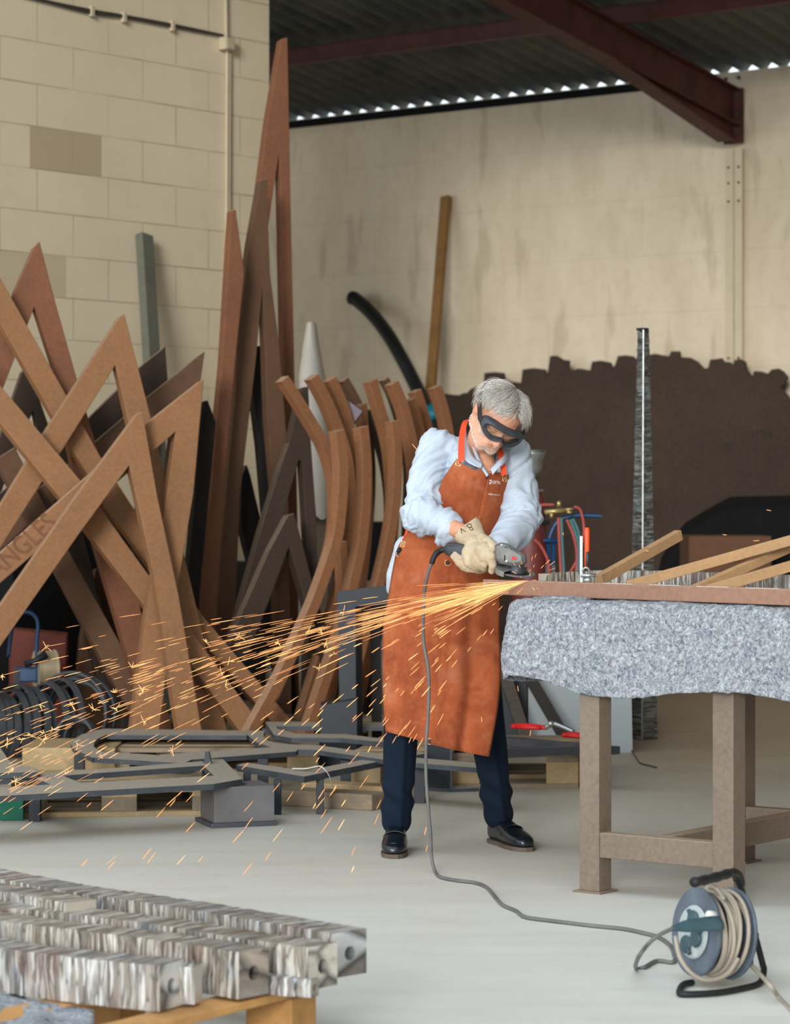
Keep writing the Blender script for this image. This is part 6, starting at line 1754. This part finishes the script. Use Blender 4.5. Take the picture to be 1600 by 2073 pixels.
def emit(el, az, sp): 
    return V((-math.cos(el)*math.cos(az), math.cos(el)*math.sin(az), math.sin(el)))*sp
n = 0
while n < 780:
    el = math.radians(rr.gauss(-12.5, 3.9)); az = math.radians(rr.gauss(-3, 9)); sp = rr.uniform(5.5, 10)
    v = emit(el, az, sp)
    dist = rr.random()**1.15*2.15+.02
    t = dist/sp*1.25; L = rr.uniform(.035, .13)*(1.3 if dist < .8 else .75)
    a = traj(v, t); b = traj(v, t+L/sp)
    if a.z < .02 or b.z < .02: continue
    n += 1; r = rr.uniform(.0006, .00125)*(1 if dist > .5 else .75)
    streak(a, b, r, rr.random() < .35)
    if rr.random() < .09 and dist > .45:      # bursting spark
        c = b; m = rr.randint(4, 8)
        for k in range(m):
            q = V((rr.gauss(-.3, 1), rr.gauss(0, 1), rr.gauss(0, 1))).normalized()*rr.uniform(.008, .026); streak(c, c+q, .0009, True)
# slower embers falling out of the stream
n = 0
while n < 150:
    el = math.radians(rr.uniform(-48, -12)); az = math.radians(rr.gauss(-5, 22)); sp = rr.uniform(2.2, 5.5); v = emit(el, az, sp)
    t = rr.uniform(.05, .5); a = traj(v, t); b = traj(v, t+rr.uniform(.006, .016))
    if min(a.z, b.z) < .02 or a.x < -1.55: continue
    n += 1; streak(a, b, rr.uniform(.0010, .0019), rr.random() < .3)
# dense root of the jet
for k in range(75):
    el = math.radians(rr.gauss(-16, 5)); az = math.radians(rr.gauss(-10, 8)); v = emit(el, az, 7); t = rr.uniform(0, .035)
    streak(traj(v, t), traj(v, t+rr.uniform(.010, .03)), rr.uniform(.0005, .0009), True)
for k in range(34):                            # little sprays close to the disc
    q = V((rr.gauss(.1, .8), rr.uniform(-1, -.2), rr.gauss(-.3, 1))).normalized(); c = src+q*rr.uniform(.02, .10); streak(c, c+q*rr.uniform(.01, .03), .0008, rr.random() < .5)
for (x0, y0, x1, y1, d_) in ((1463, 1082, 1472, 1083, 9.2), (1525, 1095, 1538, 1094, 9.0), (1552, 1032, 1562, 1034, 9.1), (834, 898, 845, 911, 9.5), (975, 1450, 976, 1462, 9.6), (1048, 1388, 1050, 1400, 9.2), (1075, 1478, 1073, 1490, 9.2), (1306, 1114, 1314, 1116, 9.2), (1140, 1078, 1141, 1083, 9.3)):
    streak(P(x0, y0, d_), P(x1, y1, d_), .0013)
me2 = bpy.data.meshes.new('hot'); bh.to_mesh(me2); nf = len(bm.faces); bm.from_mesh(me2); bh.free()
bm.faces.ensure_lookup_table()
for i, f in enumerate(bm.faces): f.material_index = 1 if i >= nf else 0
so = obj('sparks', bm, [sm_.m, sh_.m], label='shower of glowing orange sparks flying left from the grinder disc', cat='sparks', kind='stuff')
# ================================================================== light and camera
wd = bpy.data.worlds.new('daylight'); bpy.context.scene.world = wd; wd.use_nodes = True
bg = wd.node_tree.nodes['Background']; bg.inputs[0].default_value = (.86, .945, 1.0, 1); bg.inputs[1].default_value = 1.7
def sun(name, az, el, e, ang, col):
    d = bpy.data.lights.new(name, 'SUN'); d.energy = e; d.angle = math.radians(ang); d.color = col
    o = bpy.data.objects.new(name, d); C.objects.link(o)
    v = V((math.sin(az)*math.cos(el), math.cos(az)*math.cos(el), math.sin(el)))   # towards the sun
    o.rotation_euler = v.to_track_quat('Z', 'Y').to_euler(); o.location = v*20+V((0, 10, 0))
    return o
sun('bright_sky_at_the_door', math.radians(193), math.radians(12.5), 2.05, 15, (1.0, .96, .90))
cam = bpy.data.cameras.new('camera'); co = bpy.data.objects.new('camera', cam); C.objects.link(co)
co.location = (0, 0, H); co.rotation_euler = (PI/2, 0, 0)
cam.sensor_width = 36; cam.sensor_fit = 'HORIZONTAL'; cam.lens = 36*F/1600; cam.shift_y = -36.5/1600
cam.clip_start = .1; cam.clip_end = 200
cam.dof.use_dof = True; cam.dof.focus_distance = 9.55; cam.dof.aperture_fstop = 6.5
sc = bpy.context.scene; sc.camera = co
sc.view_settings.view_transform = 'Standard'; sc.view_settings.look = 'None'
sc.view_settings.exposure = 0; sc.view_settings.gamma = 1; sc.view_settings.use_curve_mapping = False
sc.cycles.use_denoising = True; sc.cycles.max_bounces = 6; sc.cycles.transparent_max_bounces = 12
